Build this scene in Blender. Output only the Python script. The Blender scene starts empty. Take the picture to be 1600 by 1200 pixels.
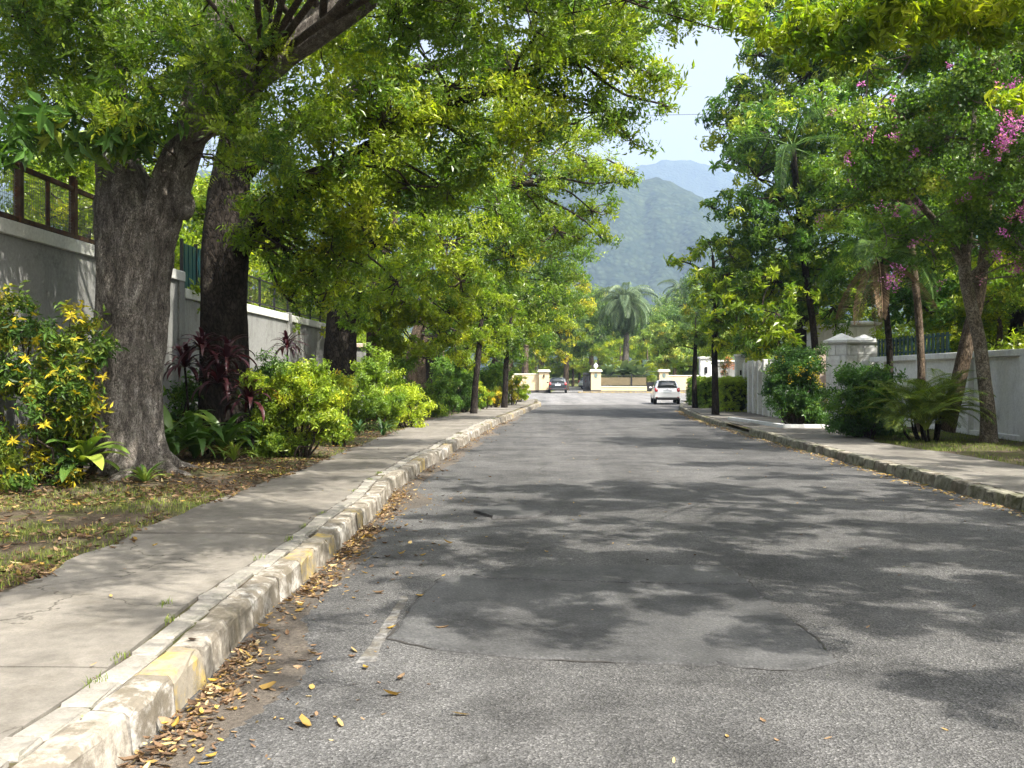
import bpy, math, random
import numpy as np
from mathutils import Vector, Matrix

# ------------------------------------------------------------------ camera, sky, sun, exposure
scene = bpy.context.scene
R = math.radians
FPX, HZ, VX, CAMH = 1555.0, 588.0, 835.0, 1.6       # focal length in photo pixels, horizon row, vanishing column, eye height
cam_d = bpy.data.cameras.new('camera'); cam = bpy.data.objects.new('camera', cam_d)
scene.collection.objects.link(cam); scene.camera = cam
cam_d.sensor_width = 36.0; cam_d.lens = 36.0 * FPX / 1600.0
cam_d.clip_start = 0.05; cam_d.clip_end = 20000
cam.location = (0, 0, CAMH)
cam.rotation_euler = (R(90) - math.atan(12 / FPX), 0, math.atan(35 / FPX))

SUN = Vector((0.46, -0.40, 0.80)).normalized()      # towards the sun: high, from the right and a little behind
world = bpy.data.worlds.new('World'); scene.world = world; world.use_nodes = True
wn = world.node_tree.nodes; wl = world.node_tree.links
for n in list(wn): wn.remove(n)
sky = wn.new('ShaderNodeTexSky'); sky.sky_type = 'NISHITA'; sky.sun_disc = False
sky.sun_elevation = math.asin(SUN.z); sky.sun_rotation = math.atan2(SUN.x, SUN.y)
sky.air_density = 1.0; sky.dust_density = 9.0; sky.ozone_density = 1.0; sky.altitude = 20
bg = wn.new('ShaderNodeBackground'); bg.inputs['Strength'].default_value = 0.15
wo = wn.new('ShaderNodeOutputWorld')
hsv = wn.new('ShaderNodeHueSaturation'); hsv.inputs['Saturation'].default_value = .28; hsv.inputs['Value'].default_value = .96   # humid, milky sky
wl.new(sky.outputs[0], hsv.inputs['Color']); wl.new(hsv.outputs[0], bg.inputs[0]); wl.new(bg.outputs[0], wo.inputs[0])
sd = bpy.data.lights.new('sun', 'SUN'); sun = bpy.data.objects.new('sun', sd)
scene.collection.objects.link(sun)
sd.energy = 5.0; sd.angle = R(0.5); sd.color = (1.0, 0.95, 0.86)
sun.rotation_euler = (-SUN).to_track_quat('-Z', 'Y').to_euler(); sun.location = (20, -20, 60)
scene.view_settings.view_transform = 'Standard'; scene.view_settings.look = 'None'
scene.view_settings.exposure = 1.42; scene.view_settings.gamma = 1.0
try: scene.view_settings.use_curve_mapping = False
except Exception: pass
scene.render.engine = 'CYCLES'
scene.cycles.max_bounces = 8; scene.cycles.diffuse_bounces = 5; scene.cycles.transmission_bounces = 6
scene.cycles.glossy_bounces = 2; scene.cycles.volume_bounces = 0; scene.cycles.transparent_max_bounces = 6
scene.cycles.use_denoising = True
scene.cycles.sample_clamp_indirect = 6.0

# ------------------------------------------------------------------ helpers
COL = scene.collection
rng = np.random.default_rng(7)
random.seed(11)

def P(px, py, Y):                                    # photo pixel + distance -> place in the street
    return np.array([(px - VX) / FPX * Y, Y, CAMH + (HZ - py) / FPX * Y])
def G(px, py, z=0.0):                                # photo pixel on level ground -> place
    Y = (CAMH - z) * FPX / (py - HZ)
    return np.array([(px - VX) / FPX * Y, Y, z])

def tag(o, label=None, cat=None, group=None, kind=None):
    if label: o['label'] = label
    if cat: o['category'] = cat
    if group: o['group'] = group
    if kind: o['kind'] = kind
    return o
def empty(name, loc=(0, 0, 0), rz=0.0, parent=None):
    o = bpy.data.objects.new(name, None); COL.objects.link(o)
    o.location = loc; o.rotation_euler = (0, 0, rz); o.empty_display_size = .1
    if parent: o.parent = parent
    return o
def place(name, mesh, parent=None, loc=(0, 0, 0), rot=(0, 0, 0), sc=(1, 1, 1)):
    o = bpy.data.objects.new(name, mesh); COL.objects.link(o)
    o.location = loc; o.rotation_euler = rot; o.scale = sc
    if parent: o.parent = parent
    return o
def copy_tree(o, parent=None):
    c = o.copy(); COL.objects.link(c); c.parent = parent
    for ch in o.children: copy_tree(ch, c)
    return c

class MB:
    """collects vertices and faces (numpy) for ONE mesh"""
    def __init__(s): s.v = []; s.q = []; s.t = []; s.n = 0; s.at = []; s.qm = []; s.tm = []
    def add(s, v, quads=None, tris=None, att=None, m=0):
        v = np.asarray(v, dtype=np.float32).reshape(-1, 3)
        if quads is not None and len(quads):
            s.q.append(np.asarray(quads, dtype=np.int32).reshape(-1, 4) + s.n); s.qm.append(np.full(len(s.q[-1]), m, np.int32))
        if tris is not None and len(tris):
            s.t.append(np.asarray(tris, dtype=np.int32).reshape(-1, 3) + s.n); s.tm.append(np.full(len(s.t[-1]), m, np.int32))
        s.v.append(v); s.n += len(v)
        a = np.zeros(len(v), np.float32) if att is None else np.broadcast_to(np.asarray(att, np.float32), (len(v),))
        s.at.append(a)
        return s
    def box(s, c, d, rz=0.0, bev=0.0, m=0, taper=1.0):
        cx, cy, cz = c; x, y, z = d[0] / 2, d[1] / 2, d[2] / 2
        b = min(bev, x * .9, y * .9, z * .9)
        if b <= 0:
            p = np.array([(-x, -y, -z), (x, -y, -z), (x, y, -z), (-x, y, -z), (-x * taper, -y * taper, z), (x * taper, -y * taper, z), (x * taper, y * taper, z), (-x * taper, y * taper, z)])
            f = [(0, 3, 2, 1), (4, 5, 6, 7), (0, 1, 5, 4), (1, 2, 6, 5), (2, 3, 7, 6), (3, 0, 4, 7)]
        else:
            L = []
            for zz, k in ((-z, b), (-z + b, 0), (z - b, 0), (z, b)):
                X, Yy = x - k, y - k
                L += [(-X + b * (k == 0), -Yy, zz), (X - b * (k == 0), -Yy, zz), (X, -Yy + b * (k == 0), zz), (X, Yy - b * (k == 0), zz), (X - b * (k == 0), Yy, zz), (-X + b * (k == 0), Yy, zz), (-X, Yy - b * (k == 0), zz), (-X, -Yy + b * (k == 0), zz)]
            p = np.array(L, dtype=float); f = []
            for r in range(3):
                for i in range(8):
                    j = (i + 1) % 8
                    f.append((r * 8 + i, r * 8 + j, r * 8 + 8 + j, r * 8 + 8 + i))
            f += [(0, 5, 3, 1), (24, 25, 27, 29)]
        ca, sa = math.cos(rz), math.sin(rz)
        q = p.copy(); q[:, 0] = p[:, 0] * ca - p[:, 1] * sa + cx; q[:, 1] = p[:, 0] * sa + p[:, 1] * ca + cy; q[:, 2] = p[:, 2] + cz
        return s.add(q, f, m=m)
    def tube(s, path, rad, sides=6, cap=True, att=0.0, m=0):
        v, q = tube_np(path, rad, sides)
        s.add(v, q, att=att, m=m)
        if cap:
            n = len(path); c0 = s.n
            s.add([path[-1]], None, None, att=att)
            b = c0 - sides
            s.t.append(np.array([(b + i, b + (i + 1) % sides, c0) for i in range(sides)], np.int32)); s.tm.append(np.full(sides, m, np.int32))
        return s
    def lathe(s, prof, c=(0, 0, 0), sides=16, m=0, axis='z'):
        a = np.linspace(0, 2 * np.pi, sides, endpoint=False)
        v = []
        for r, z in prof:
            if axis == 'z': v += [(c[0] + r * math.cos(t), c[1] + r * math.sin(t), c[2] + z) for t in a]
            else: v += [(c[0] + z, c[1] + r * math.cos(t), c[2] + r * math.sin(t)) for t in a]
        f = []
        for k in range(len(prof) - 1):
            for i in range(sides):
                j = (i + 1) % sides
                f.append((k * sides + i, k * sides + j, (k + 1) * sides + j, (k + 1) * sides + i))
        return s.add(v, f, m=m)
    def poly_prism(s, pts, z0, z1, m=0):              # convex-ish footprint, fan top
        n = len(pts); p = np.array([(x, y, z0) for x, y in pts] + [(x, y, z1) for x, y in pts], dtype=float)
        f = [(i, (i + 1) % n, n + (i + 1) % n, n + i) for i in range(n)]
        c = np.mean(np.array(pts), axis=0)
        p = np.vstack([p, [[c[0], c[1], z1]]])
        return s.add(p, f, [(n + i, n + (i + 1) % n, 2 * n) for i in range(n)], m=m)
    def mesh(s, name, mats=None, smooth=False, att=False):
        v = np.concatenate(s.v) if s.v else np.zeros((0, 3), np.float32)
        q = np.concatenate(s.q) if s.q else np.zeros((0, 4), np.int32)
        t = np.concatenate(s.t) if s.t else np.zeros((0, 3), np.int32)
        me = bpy.data.meshes.new(name)
        me.vertices.add(len(v)); me.vertices.foreach_set('co', v.ravel())
        nl = q.size + t.size; npol = len(q) + len(t)
        me.loops.add(nl); me.loops.foreach_set('vertex_index', np.concatenate([q.ravel(), t.ravel()]).astype(np.int32))
        me.polygons.add(npol)
        ls = np.concatenate([np.arange(len(q)) * 4, q.size + np.arange(len(t)) * 3]).astype(np.int32)
        me.polygons.foreach_set('loop_start', ls)
        mi = np.concatenate(s.qm + s.tm).astype(np.int32) if npol else np.zeros(0, np.int32)
        me.polygons.foreach_set('material_index', mi)
        me.polygons.foreach_set('use_smooth', np.full(npol, smooth))
        if att:
            a = me.attributes.new('tint', 'FLOAT', 'POINT'); a.data.foreach_set('value', np.concatenate(s.at).astype(np.float32))
        me.update(calc_edges=True)
        for m in (mats if isinstance(mats, (list, tuple)) else [mats]):
            if m: me.materials.append(m)
        return me
    def build(s, name, mats=None, parent=None, smooth=False, att=False, loc=(0, 0, 0), rot=(0, 0, 0)):
        return place(name, s.mesh(name, mats, smooth, att), parent, loc, rot)

def tube_np(path, rad, sides):
    p = np.asarray(path, float); n = len(p)
    rad = np.broadcast_to(np.asarray(rad, float), (n,))
    t = np.gradient(p, axis=0); t /= np.linalg.norm(t, axis=1)[:, None] + 1e-9
    a = np.array([1.0, 0, 0]) if abs(t[0][0]) < .8 else np.array([0, 1.0, 0])
    u = np.zeros((n, 3)); w = np.zeros((n, 3))
    for i in range(n):
        a = a - t[i] * a.dot(t[i]); a /= np.linalg.norm(a) + 1e-9
        u[i] = a; w[i] = np.cross(t[i], a)
    th = np.linspace(0, 2 * np.pi, sides, endpoint=False)
    v = p[:, None, :] + rad[:, None, None] * (np.cos(th)[None, :, None] * u[:, None, :] + np.sin(th)[None, :, None] * w[:, None, :])
    i = np.arange(n - 1)[:, None] * sides; j = np.arange(sides)[None, :]; k = (j + 1) % sides
    q = np.stack([i + j, i + k, i + sides + k, i + sides + j], -1).reshape(-1, 4)
    return v.reshape(-1, 3), q

def spline(pts, n):
    p = np.asarray(pts, float); m = len(p)
    e = np.vstack([2 * p[0] - p[1], p, 2 * p[-1] - p[-2]])
    out = []
    for u in np.linspace(0, m - 1 - 1e-6, n):
        i = int(u); f = u - i; a, b, c, d = e[i], e[i + 1], e[i + 2], e[i + 3]
        out.append(.5 * ((2 * b) + (-a + c) * f + (2 * a - 5 * b + 4 * c - d) * f * f + (-a + 3 * b - 3 * c + d) * f ** 3))
    return np.array(out)

_tab = np.random.default_rng(3).random((256, 256)).astype(np.float64)
def vnoise(x, y):
    x = np.asarray(x, float); y = np.asarray(y, float)
    xi = np.floor(x).astype(int); yi = np.floor(y).astype(int); fx = x - xi; fy = y - yi
    fx = fx * fx * (3 - 2 * fx); fy = fy * fy * (3 - 2 * fy)
    g = lambda a, b: _tab[a & 255, b & 255]
    return (g(xi, yi) * (1 - fx) + g(xi + 1, yi) * fx) * (1 - fy) + (g(xi, yi + 1) * (1 - fx) + g(xi + 1, yi + 1) * fx) * fy
def fbm(x, y, o=4):
    s = 0; a = .5
    for k in range(o): s = s + a * vnoise(x * 2 ** k + 17 * k, y * 2 ** k + 31 * k); a *= .5
    return s

# ------------------------------------------------------------------ materials
class NT:
    def __init__(s, name):
        s.m = bpy.data.materials.new(name); s.m.use_nodes = True
        s.nt = s.m.node_tree; s.nodes = s.nt.nodes; s.links = s.nt.links
        s.b = s.nodes['Principled BSDF']; s.out = s.nodes['Material Output']
    def n(s, t, **k):
        o = s.nodes.new(t)
        for a, v in k.items():
            if a in o.inputs: o.inputs[a].default_value = v
            else: setattr(o, a, v)
        return o
    def l(s, a, b): s.links.new(a, b)
    def coord(s, kind='Object', scale=(1, 1, 1)):
        tc = s.n('ShaderNodeTexCoord'); mp = s.n('ShaderNodeMapping'); mp.inputs['Scale'].default_value = scale
        s.l(tc.outputs[kind], mp.inputs['Vector']); return mp.outputs[0]
    def noise(s, vec, scale, detail=5, rough=.6):
        o = s.n('ShaderNodeTexNoise'); o.inputs['Scale'].default_value = scale; o.inputs['Detail'].default_value = detail; o.inputs['Roughness'].default_value = rough
        if vec is not None: s.l(vec, o.inputs['Vector'])
        return o.outputs['Fac']
    def ramp(s, fac, stops):
        o = s.n('ShaderNodeValToRGB'); e = o.color_ramp.elements
        while len(e) < len(stops): e.new(.5)
        for k, (p, c) in enumerate(stops):
            e[k].position = p; e[k].color = (c[0], c[1], c[2], 1) if not np.isscalar(c) else (c, c, c, 1)
        s.l(fac, o.inputs[0]); return o.outputs[0]
    def mix(s, fac, a, b, mode='MIX'):
        o = s.n('ShaderNodeMix', data_type='RGBA', blend_type=mode)
        for sock, v in ((o.inputs['Factor'], fac), (o.inputs[6], a), (o.inputs[7], b)):
            if hasattr(v, 'links'): s.l(v, sock)
            elif np.isscalar(v): sock.default_value = v if sock.type == 'VALUE' else (v, v, v, 1)
            else: sock.default_value = (*v, 1)
        return o.outputs[2]
    def bump(s, h, strength=.3, dist=.02, base=None):
        o = s.n('ShaderNodeBump'); o.inputs['Strength'].default_value = strength; o.inputs['Distance'].default_value = dist
        s.l(h, o.inputs['Height'])
        if base is not None: s.l(base, o.inputs['Normal'])
        return o.outputs[0]
    def fin(s, col=None, rough=.8, nrm=None, metal=0, spec=.3):
        if col is not None:
            if hasattr(col, 'links'): s.l(col, s.b.inputs['Base Color'])
            else: s.b.inputs['Base Color'].default_value = (*col, 1)
        if hasattr(rough, 'links'): s.l(rough, s.b.inputs['Roughness'])
        else: s.b.inputs['Roughness'].default_value = rough
        s.b.inputs['Metallic'].default_value = metal; s.b.inputs['Specular IOR Level'].default_value = spec
        if nrm is not None: s.l(nrm, s.b.inputs['Normal'])
        return s.m

def plain(name, col, rough=.5, metal=0, spec=.4):
    m = NT(name); v = m.coord(); f = m.noise(v, 6, 3)
    c = m.mix(f, tuple(x * .85 for x in col), tuple(min(1, x * 1.12) for x in col))
    return m.fin(c, rough, None, metal, spec)

def asphalt(name, lo, hi, agg=70, cracks=True, smooth=False):
    m = NT(name); v = m.coord()
    big = m.noise(v, .35, 4); mid = m.noise(v, 2.2, 5); fine = m.noise(v, 55, 3, .7)
    vo = m.n('ShaderNodeTexVoronoi'); vo.inputs['Scale'].default_value = agg; m.l(v, vo.inputs['Vector'])
    col = m.ramp(m.mix(.5, big, mid), [(.38, lo), (.6, hi)])
    stain = m.ramp(m.noise(v, .9, 6, .7), [(.36, .62), (.52, 1.0), (.7, 1.12)]); col = m.mix(1.0, col, stain, 'MULTIPLY')
    sp = m.n('ShaderNodeSeparateColor'); m.l(vo.outputs['Color'], sp.inputs[0])
    stone = m.ramp(sp.outputs[0], [(0, .42), (.5, .9), (.86, 1.22), (1, 1.95)])
    col = m.mix(.35 if smooth else .8, col, m.mix(1.0, col, stone, 'MULTIPLY'))
    col = m.mix(1.0, col, m.ramp(fine, [(.3, .72), (.7, 1.25)]), 'MULTIPLY')
    # tyre-worn bands stretched along the road, dusty stains
    vs = m.coord('Object', (1.1, .05, 1)); st = m.noise(vs, 1.0, 4)
    col = m.mix(1.0, col, m.ramp(st, [(.3, .74), (.7, 1.2)]), 'MULTIPLY')
    if cracks:
        wv = m.n('ShaderNodeTexVoronoi', feature='DISTANCE_TO_EDGE'); wv.inputs['Scale'].default_value = .42
        nz = m.n('ShaderNodeTexNoise'); nz.inputs['Scale'].default_value = 2.5; nz.inputs['Detail'].default_value = 6; m.l(v, nz.inputs['Vector'])
        va = m.n('ShaderNodeVectorMath', operation='MULTIPLY_ADD'); m.l(nz.outputs['Color'], va.inputs[0]); va.inputs[1].default_value = (.9, .9, .9); m.l(v, va.inputs[2])
        m.l(va.outputs[0], wv.inputs['Vector'])
        line = m.ramp(wv.outputs['Distance'], [(.0, 1), (.006, .7), (.014, 0)])
        gate = m.ramp(m.noise(v, .45, 2), [(.5, 0), (.6, .8)])
        col = m.mix(m.mix(1.0, line, gate, 'MULTIPLY'), col, (.025, .024, .022))
    h = m.mix(.5, vo.outputs['Distance'], fine)
    nb = m.bump(h, .4 if smooth else 1.0, .014); nb = m.bump(mid, .25, .03, nb)
    return m.fin(col, .85, nb, 0, .25)

def concrete(name, lo, hi, dirt=(.06, .05, .035), dirt_amt=.5, sc=1.0):
    m = NT(name); v = m.coord()
    big = m.noise(v, .9 * sc, 6, .65); mid = m.noise(v, 7 * sc, 6, .7); fine = m.noise(v, 90, 3, .7)
    col = m.ramp(big, [(.3, lo), (.7, hi)])
    col = m.mix(1.0, col, m.ramp(mid, [(.3, .78), (.7, 1.15)]), 'MULTIPLY')
    col = m.mix(1.0, col, m.ramp(fine, [(.3, .85), (.7, 1.1)]), 'MULTIPLY')
    d = m.ramp(m.noise(v, 2.3 * sc, 7, .75), [(.52, 0), (.72, dirt_amt)])
    col = m.mix(d, col, dirt)
    wv = m.n('ShaderNodeTexVoronoi', feature='DISTANCE_TO_EDGE'); wv.inputs['Scale'].default_value = .55
    nz = m.n('ShaderNodeTexNoise'); nz.inputs['Scale'].default_value = 2.2; nz.inputs['Detail'].default_value = 7; m.l(v, nz.inputs['Vector'])
    va = m.n('ShaderNodeVectorMath', operation='MULTIPLY_ADD'); m.l(nz.outputs['Color'], va.inputs[0]); va.inputs[1].default_value = (1.0, 1.0, 1.0); m.l(v, va.inputs[2]); m.l(va.outputs[0], wv.inputs['Vector'])
    line = m.ramp(wv.outputs['Distance'], [(.0, 1), (.003, .7), (.007, 0)]); gate = m.ramp(m.noise(v, .5, 2), [(.46, 0), (.54, .85)])
    col = m.mix(m.mix(1.0, line, gate, 'MULTIPLY'), col, (.035, .03, .022))
    blot = m.ramp(m.noise(m.coord('Object', (.8, .35, 1)), 1.6, 6, .7), [(.3, .68), (.65, 1.12)]); col = m.mix(1.0, col, blot, 'MULTIPLY')
    nb = m.bump(fine, .35, .008); nb = m.bump(mid, .3, .02, nb)
    return m.fin(col, .9, nb, 0, .2)

def painted(name, paint, under, wear=.5, sc=1.0, dirt=(.09, .075, .05)):
    m = NT(name); v = m.coord()
    oi = m.n('ShaderNodeObjectInfo'); ad = m.n('ShaderNodeVectorMath', operation='ADD'); m.l(v, ad.inputs[0]); m.l(oi.outputs['Location'], ad.inputs[1]); v = ad.outputs[0]
    w = m.ramp(m.noise(v, 5 * sc, 8, .75), [(wear - .07, 1), (wear + .07, 0)])
    un = m.mix(m.noise(v, 14, 5), tuple(x * .6 for x in under), under)
    pa = m.mix(m.noise(v, 9, 5), tuple(x * .75 for x in paint), paint)
    col = m.mix(w, un, pa)
    d = m.ramp(m.noise(v, 2.6 * sc, 6, .7), [(.44, 0), (.68, .85)])
    col = m.mix(d, col, dirt)
    nb = m.bump(m.noise(v, 60, 4, .7), .4, .008); nb = m.bump(m.noise(v, 6, 5), .5, .03, nb)
    return m.fin(col, .85, nb, 0, .2)

def stucco(name, base, stain, amt=.6, streak=True):
    m = NT(name); v = m.coord()
    col = m.mix(m.noise(v, 1.3, 6, .7), tuple(x * .72 for x in base), base)
    col = m.mix(1.0, col, m.ramp(m.noise(v, 18, 5, .7), [(.3, .82), (.7, 1.1)]), 'MULTIPLY')
    vs = m.coord('Object', (1.6, 1.6, .3)); s = m.ramp(m.noise(vs, 1.5, 8, .78), [(.5, 0), (.74, amt * .75)])
    col = m.mix(s, col, stain)
    sp = m.ramp(m.noise(v, 2.2, 9, .8), [(.54, 0), (.68, amt)])
    col = m.mix(sp, col, stain)
    nb = m.bump(m.noise(v, 38, 5, .7), .5, .015)
    return m.fin(col, .92, nb, 0, .15)

def bark(name, a, b, c, zs=.25, sc=5, strength=1.0, lich=.0):
    m = NT(name); v = m.coord('Object', (1, 1, zs))
    n1 = m.noise(v, sc, 8, .72)
    wv = m.n('ShaderNodeTexVoronoi', feature='DISTANCE_TO_EDGE'); wv.inputs['Scale'].default_value = sc * 2.4
    nz = m.n('ShaderNodeTexNoise'); nz.inputs['Scale'].default_value = sc * 1.2; nz.inputs['Detail'].default_value = 4; m.l(v, nz.inputs['Vector'])
    va = m.n('ShaderNodeVectorMath', operation='MULTIPLY_ADD'); m.l(nz.outputs['Color'], va.inputs[0]); va.inputs[1].default_value = (.5, .5, .5); m.l(v, va.inputs[2]); m.l(va.outputs[0], wv.inputs['Vector'])
    fur = m.ramp(wv.outputs['Distance'], [(0, 0), (.12, .7), (.3, 1)])
    col = m.ramp(n1, [(.3, a), (.5, b), (.7, c)])
    col = m.mix(1.0, col, m.ramp(fur, [(0, .28), (1, 1.12)]), 'MULTIPLY')
    if lich: col = m.mix(m.ramp(m.noise(m.coord(), 3.0, 7, .75), [(.56, 0), (.68, lich)]), col, (.22, .21, .17))
    nb = m.bump(fur, .8 * strength, .03); nb = m.bump(n1, .8 * strength, .05, nb)
    return m.fin(col, .95, nb, 0, .1)

def leafmat(name, stops, trans=.42, tcol=(1.22, 1.36, .42), rough=.42, spec=.4, val=.38, gain=1.5):
    """stops: leaf colours along the 'tint' attribute"""
    m = NT(name)
    at = m.n('ShaderNodeAttribute'); at.attribute_name = 'tint'
    col = m.ramp(at.outputs['Fac'], [(p_, tuple(x * gain for x in c_)) for p_, c_ in stops])
    ge = m.n('ShaderNodeNewGeometry')
    hs = m.n('ShaderNodeHueSaturation'); m.l(col, hs.inputs['Color'])
    mr = m.n('ShaderNodeMapRange'); m.l(ge.outputs['Random Per Island'], mr.inputs[0]); mr.inputs[3].default_value = 1 - val; mr.inputs[4].default_value = 1 + val
    m.l(mr.outputs[0], hs.inputs['Value'])
    c = hs.outputs[0]
    m.fin(c, rough, None, 0, spec)
    tr = m.n('ShaderNodeBsdfTranslucent'); m.l(m.mix(1.0, c, tcol, 'MULTIPLY'), tr.inputs['Color'])
    mx = m.n('ShaderNodeMixShader'); mx.inputs[0].default_value = trans
    m.l(m.b.outputs[0], mx.inputs[1]); m.l(tr.outputs[0], mx.inputs[2]); m.l(mx.outputs[0], m.out.inputs['Surface'])
    return m.m

M = {}
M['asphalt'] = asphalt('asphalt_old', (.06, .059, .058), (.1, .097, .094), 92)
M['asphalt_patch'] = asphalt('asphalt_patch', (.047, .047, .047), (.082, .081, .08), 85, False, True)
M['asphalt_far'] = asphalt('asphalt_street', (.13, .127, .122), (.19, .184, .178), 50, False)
M['pave'] = concrete('pavement_concrete', (.12, .108, .092), (.205, .187, .16))
M['pave_r'] = concrete('pavement_concrete_dark', (.12, .11, .095), (.2, .185, .16))
M['edging'] = concrete('edging_concrete', (.19, .175, .15), (.3, .28, .245), (.07, .075, .03), .6, 2)
M['k_white'] = painted('kerb_white_paint', (.5, .475, .43), (.19, .165, .13), .46)
M['k_yellow'] = painted('kerb_yellow_paint', (.4, .29, .09), (.28, .245, .19), .46)
M['k_bare'] = painted('kerb_bare_stone', (.38, .345, .29), (.19, .165, .13), .48)
M['k_right'] = painted('kerb_mossy_stone', (.3, .28, .22), (.12, .11, .085), .55, 1.3, (.05, .055, .02))
M['oldline'] = painted('worn_white_line', (.2, .195, .185), (.105, .1, .096), .48, 2.5)
M['wall_grey'] = stucco('grey_render', (.25, .25, .235), (.08, .078, .068), .8)
M['wall_cap'] = stucco('white_cap', (.6, .6, .56), (.22, .2, .16), .5)
M['wall_white'] = stucco('white_wall_paint', (.8, .795, .78), (.2, .18, .15), .4)
M['wall_pink'] = stucco('pale_pink_wall', (.55, .44, .36), (.25, .2, .15), .4)
M['cream'] = stucco('cream_wall_paint', (.66, .53, .33), (.5, .4, .26), .2)
M['cream_cap'] = stucco('cream_cap', (.7, .66, .56), (.4, .36, .28), .25)
M['wall_foot'] = plain('dark_plinth', (.06, .055, .05), .9)
M['rust'] = painted('rusty_brown_steel', (.06, .034, .024), (.15, .062, .025), .57, 2)
M['wire'] = plain('galvanised_wire', (.16, .165, .17), .5, .6)
M['teal'] = plain('teal_sheet', (.012, .06, .075), .35)
M['teal_dark'] = plain('dark_teal_rail', (.007, .042, .045), .5)
M['black_iron'] = plain('black_iron', (.014, .014, .016), .45)
M['gate_mesh'] = plain('gold_brown_screen', (.3, .24, .13), .7)
M['bark_a'] = bark('rough_fissured_bark', (.075, .064, .054), (.24, .21, .18), (.52, .475, .42), .36, 9, 1.8, .6)
M['bark_dark'] = bark('dark_smooth_bark', (.012, .01, .008), (.028, .023, .019), (.062, .052, .043), .5, 4, .6, .12)  # dark bark, with the shade on the second trunk put into its colour
M['bark_brown'] = bark('brown_bark', (.07, .05, .034), (.135, .1, .07), (.23, .18, .135), .35, 6, .7)
M['bark_pale'] = bark('pale_grey_bark', (.1, .08, .06), (.19, .16, .125), (.3, .265, .22), .8, 5, .4)
M['twig'] = bark('twig_bark', (.03, .024, .018), (.065, .052, .04), (.12, .1, .08), .4, 8, .3)
M['twig_pale'] = bark('pale_twig', (.12, .1, .08), (.21, .18, .15), (.32, .29, .25), .4, 8, .3)
M['palm_trunk'] = bark('palm_trunk', (.06, .052, .042), (.13, .115, .095), (.22, .2, .17), 3.5, 4, .7)
G0, G1, G2, Y0 = (.022, .052, .012), (.05, .098, .015), (.105, .16, .018), (.27, .24, .02)
M['leaf_a'] = leafmat('leaf_shade_tree', [(0, (.03, .066, .016)), (.4, (.07, .12, .016)), (.75, (.15, .19, .016)), (1, (.25, .26, .02))], .55, rough=.36, spec=.5)
M['leaf_b'] = leafmat('leaf_bright_tree', [(0, (.034, .072, .016)), (.4, (.085, .135, .015)), (.72, (.182, .218, .016)), (1, (.29, .29, .022))], .56, rough=.36, spec=.5)
M['leaf_dark'] = leafmat('leaf_dark_glossy', [(0, (.02, .05, .014)), (.5, (.042, .088, .017)), (.8, (.1, .15, .02)), (1, (.2, .22, .03))], .45, rough=.36, gain=1.9)
M['leaf_far'] = leafmat('leaf_far_trees', [(0, (.035, .07, .024)), (.5, (.075, .122, .03)), (.8, (.14, .19, .035)), (1, (.3, .26, .04))], .4)
M['leaf_yellow'] = leafmat('leaf_yellowing', [(0, (.06, .1, .015)), (.4, (.15, .18, .02)), (.7, (.33, .28, .025)), (1, (.5, .34, .03))], .45)
M['leaf_bauhinia'] = leafmat('leaf_flowering_tree', [(0, (.034, .07, .018)), (.5, (.08, .14, .026)), (.8, (.16, .22, .03)), (1, (.28, .27, .04))], .5)
M['blossom'] = leafmat('magenta_blossom', [(0, (.36, .07, .26)), (.6, (.5, .14, .4)), (.9, (.55, .24, .4)), (1, (.55, .27, .16))], .45, (1, 1, 1), gain=1.15)
M['blossom_orange'] = leafmat('orange_flowers', [(0, (.06, .1, .015)), (.45, (.1, .14, .02)), (.55, (.5, .14, .03)), (1, (.55, .22, .06))], .35, (1, 1, 1), gain=1.0)
M['leaf_croton'] = leafmat('leaf_croton', [(0, (.018, .05, .012)), (.5, (.05, .1, .014)), (.66, (.13, .17, .018)), (.76, (.36, .29, .02)), (1, (.46, .34, .022))], .3, rough=.45, spec=.25, gain=1.1)
M['leaf_lime'] = leafmat('leaf_lime_bush', [(0, (.05, .1, .014)), (.4, (.14, .19, .018)), (.75, (.27, .29, .022)), (1, (.42, .27, .03))], .45, gain=1.7)
M['leaf_hedge'] = leafmat('leaf_clipped_hedge', [(0, (.03, .07, .012)), (.5, (.07, .13, .015)), (1, (.22, .28, .025))], .35)
M['strap'] = leafmat('leaf_strap', [(0, (.02, .05, .012)), (.5, (.055, .1, .018)), (1, (.17, .21, .035))], .28, rough=.35, spec=.4, val=.3)
M['strap_dark'] = leafmat('leaf_strap_dark', [(0, (.014, .04, .014)), (.5, (.03, .07, .02)), (1, (.09, .13, .035))], .22, rough=.3, spec=.5, val=.25)
M['cordyline'] = leafmat('leaf_dark_red', [(0, (.03, .01, .014)), (.6, (.026, .009, .012)), (1, (.075, .018, .02))], .25, (1.2, .7, .7), .35, .45)
M['frond'] = leafmat('palm_frond_green', [(0, (.02, .05, .012)), (.5, (.05, .09, .016)), (1, (.14, .17, .025))], .35, rough=.5, spec=.25)
M['frond_grey'] = leafmat('palm_frond_greyish', [(0, (.06, .1, .055)), (.5, (.1, .145, .07)), (1, (.17, .21, .1))], .25, (1.1, 1.1, .7), .5, .25, gain=1.0)
M['frond_dead'] = leafmat('palm_frond_dead', [(0, (.1, .065, .04)), (1, (.19, .135, .085))], .25, (1, .9, .8), .8, .1)
M['grass'] = leafmat('grass_blades', [(0, (.05, .075, .018)), (.5, (.1, .135, .025)), (.8, (.19, .18, .05)), (1, (.26, .21, .09))], .3, rough=.7, spec=.15)
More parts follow.
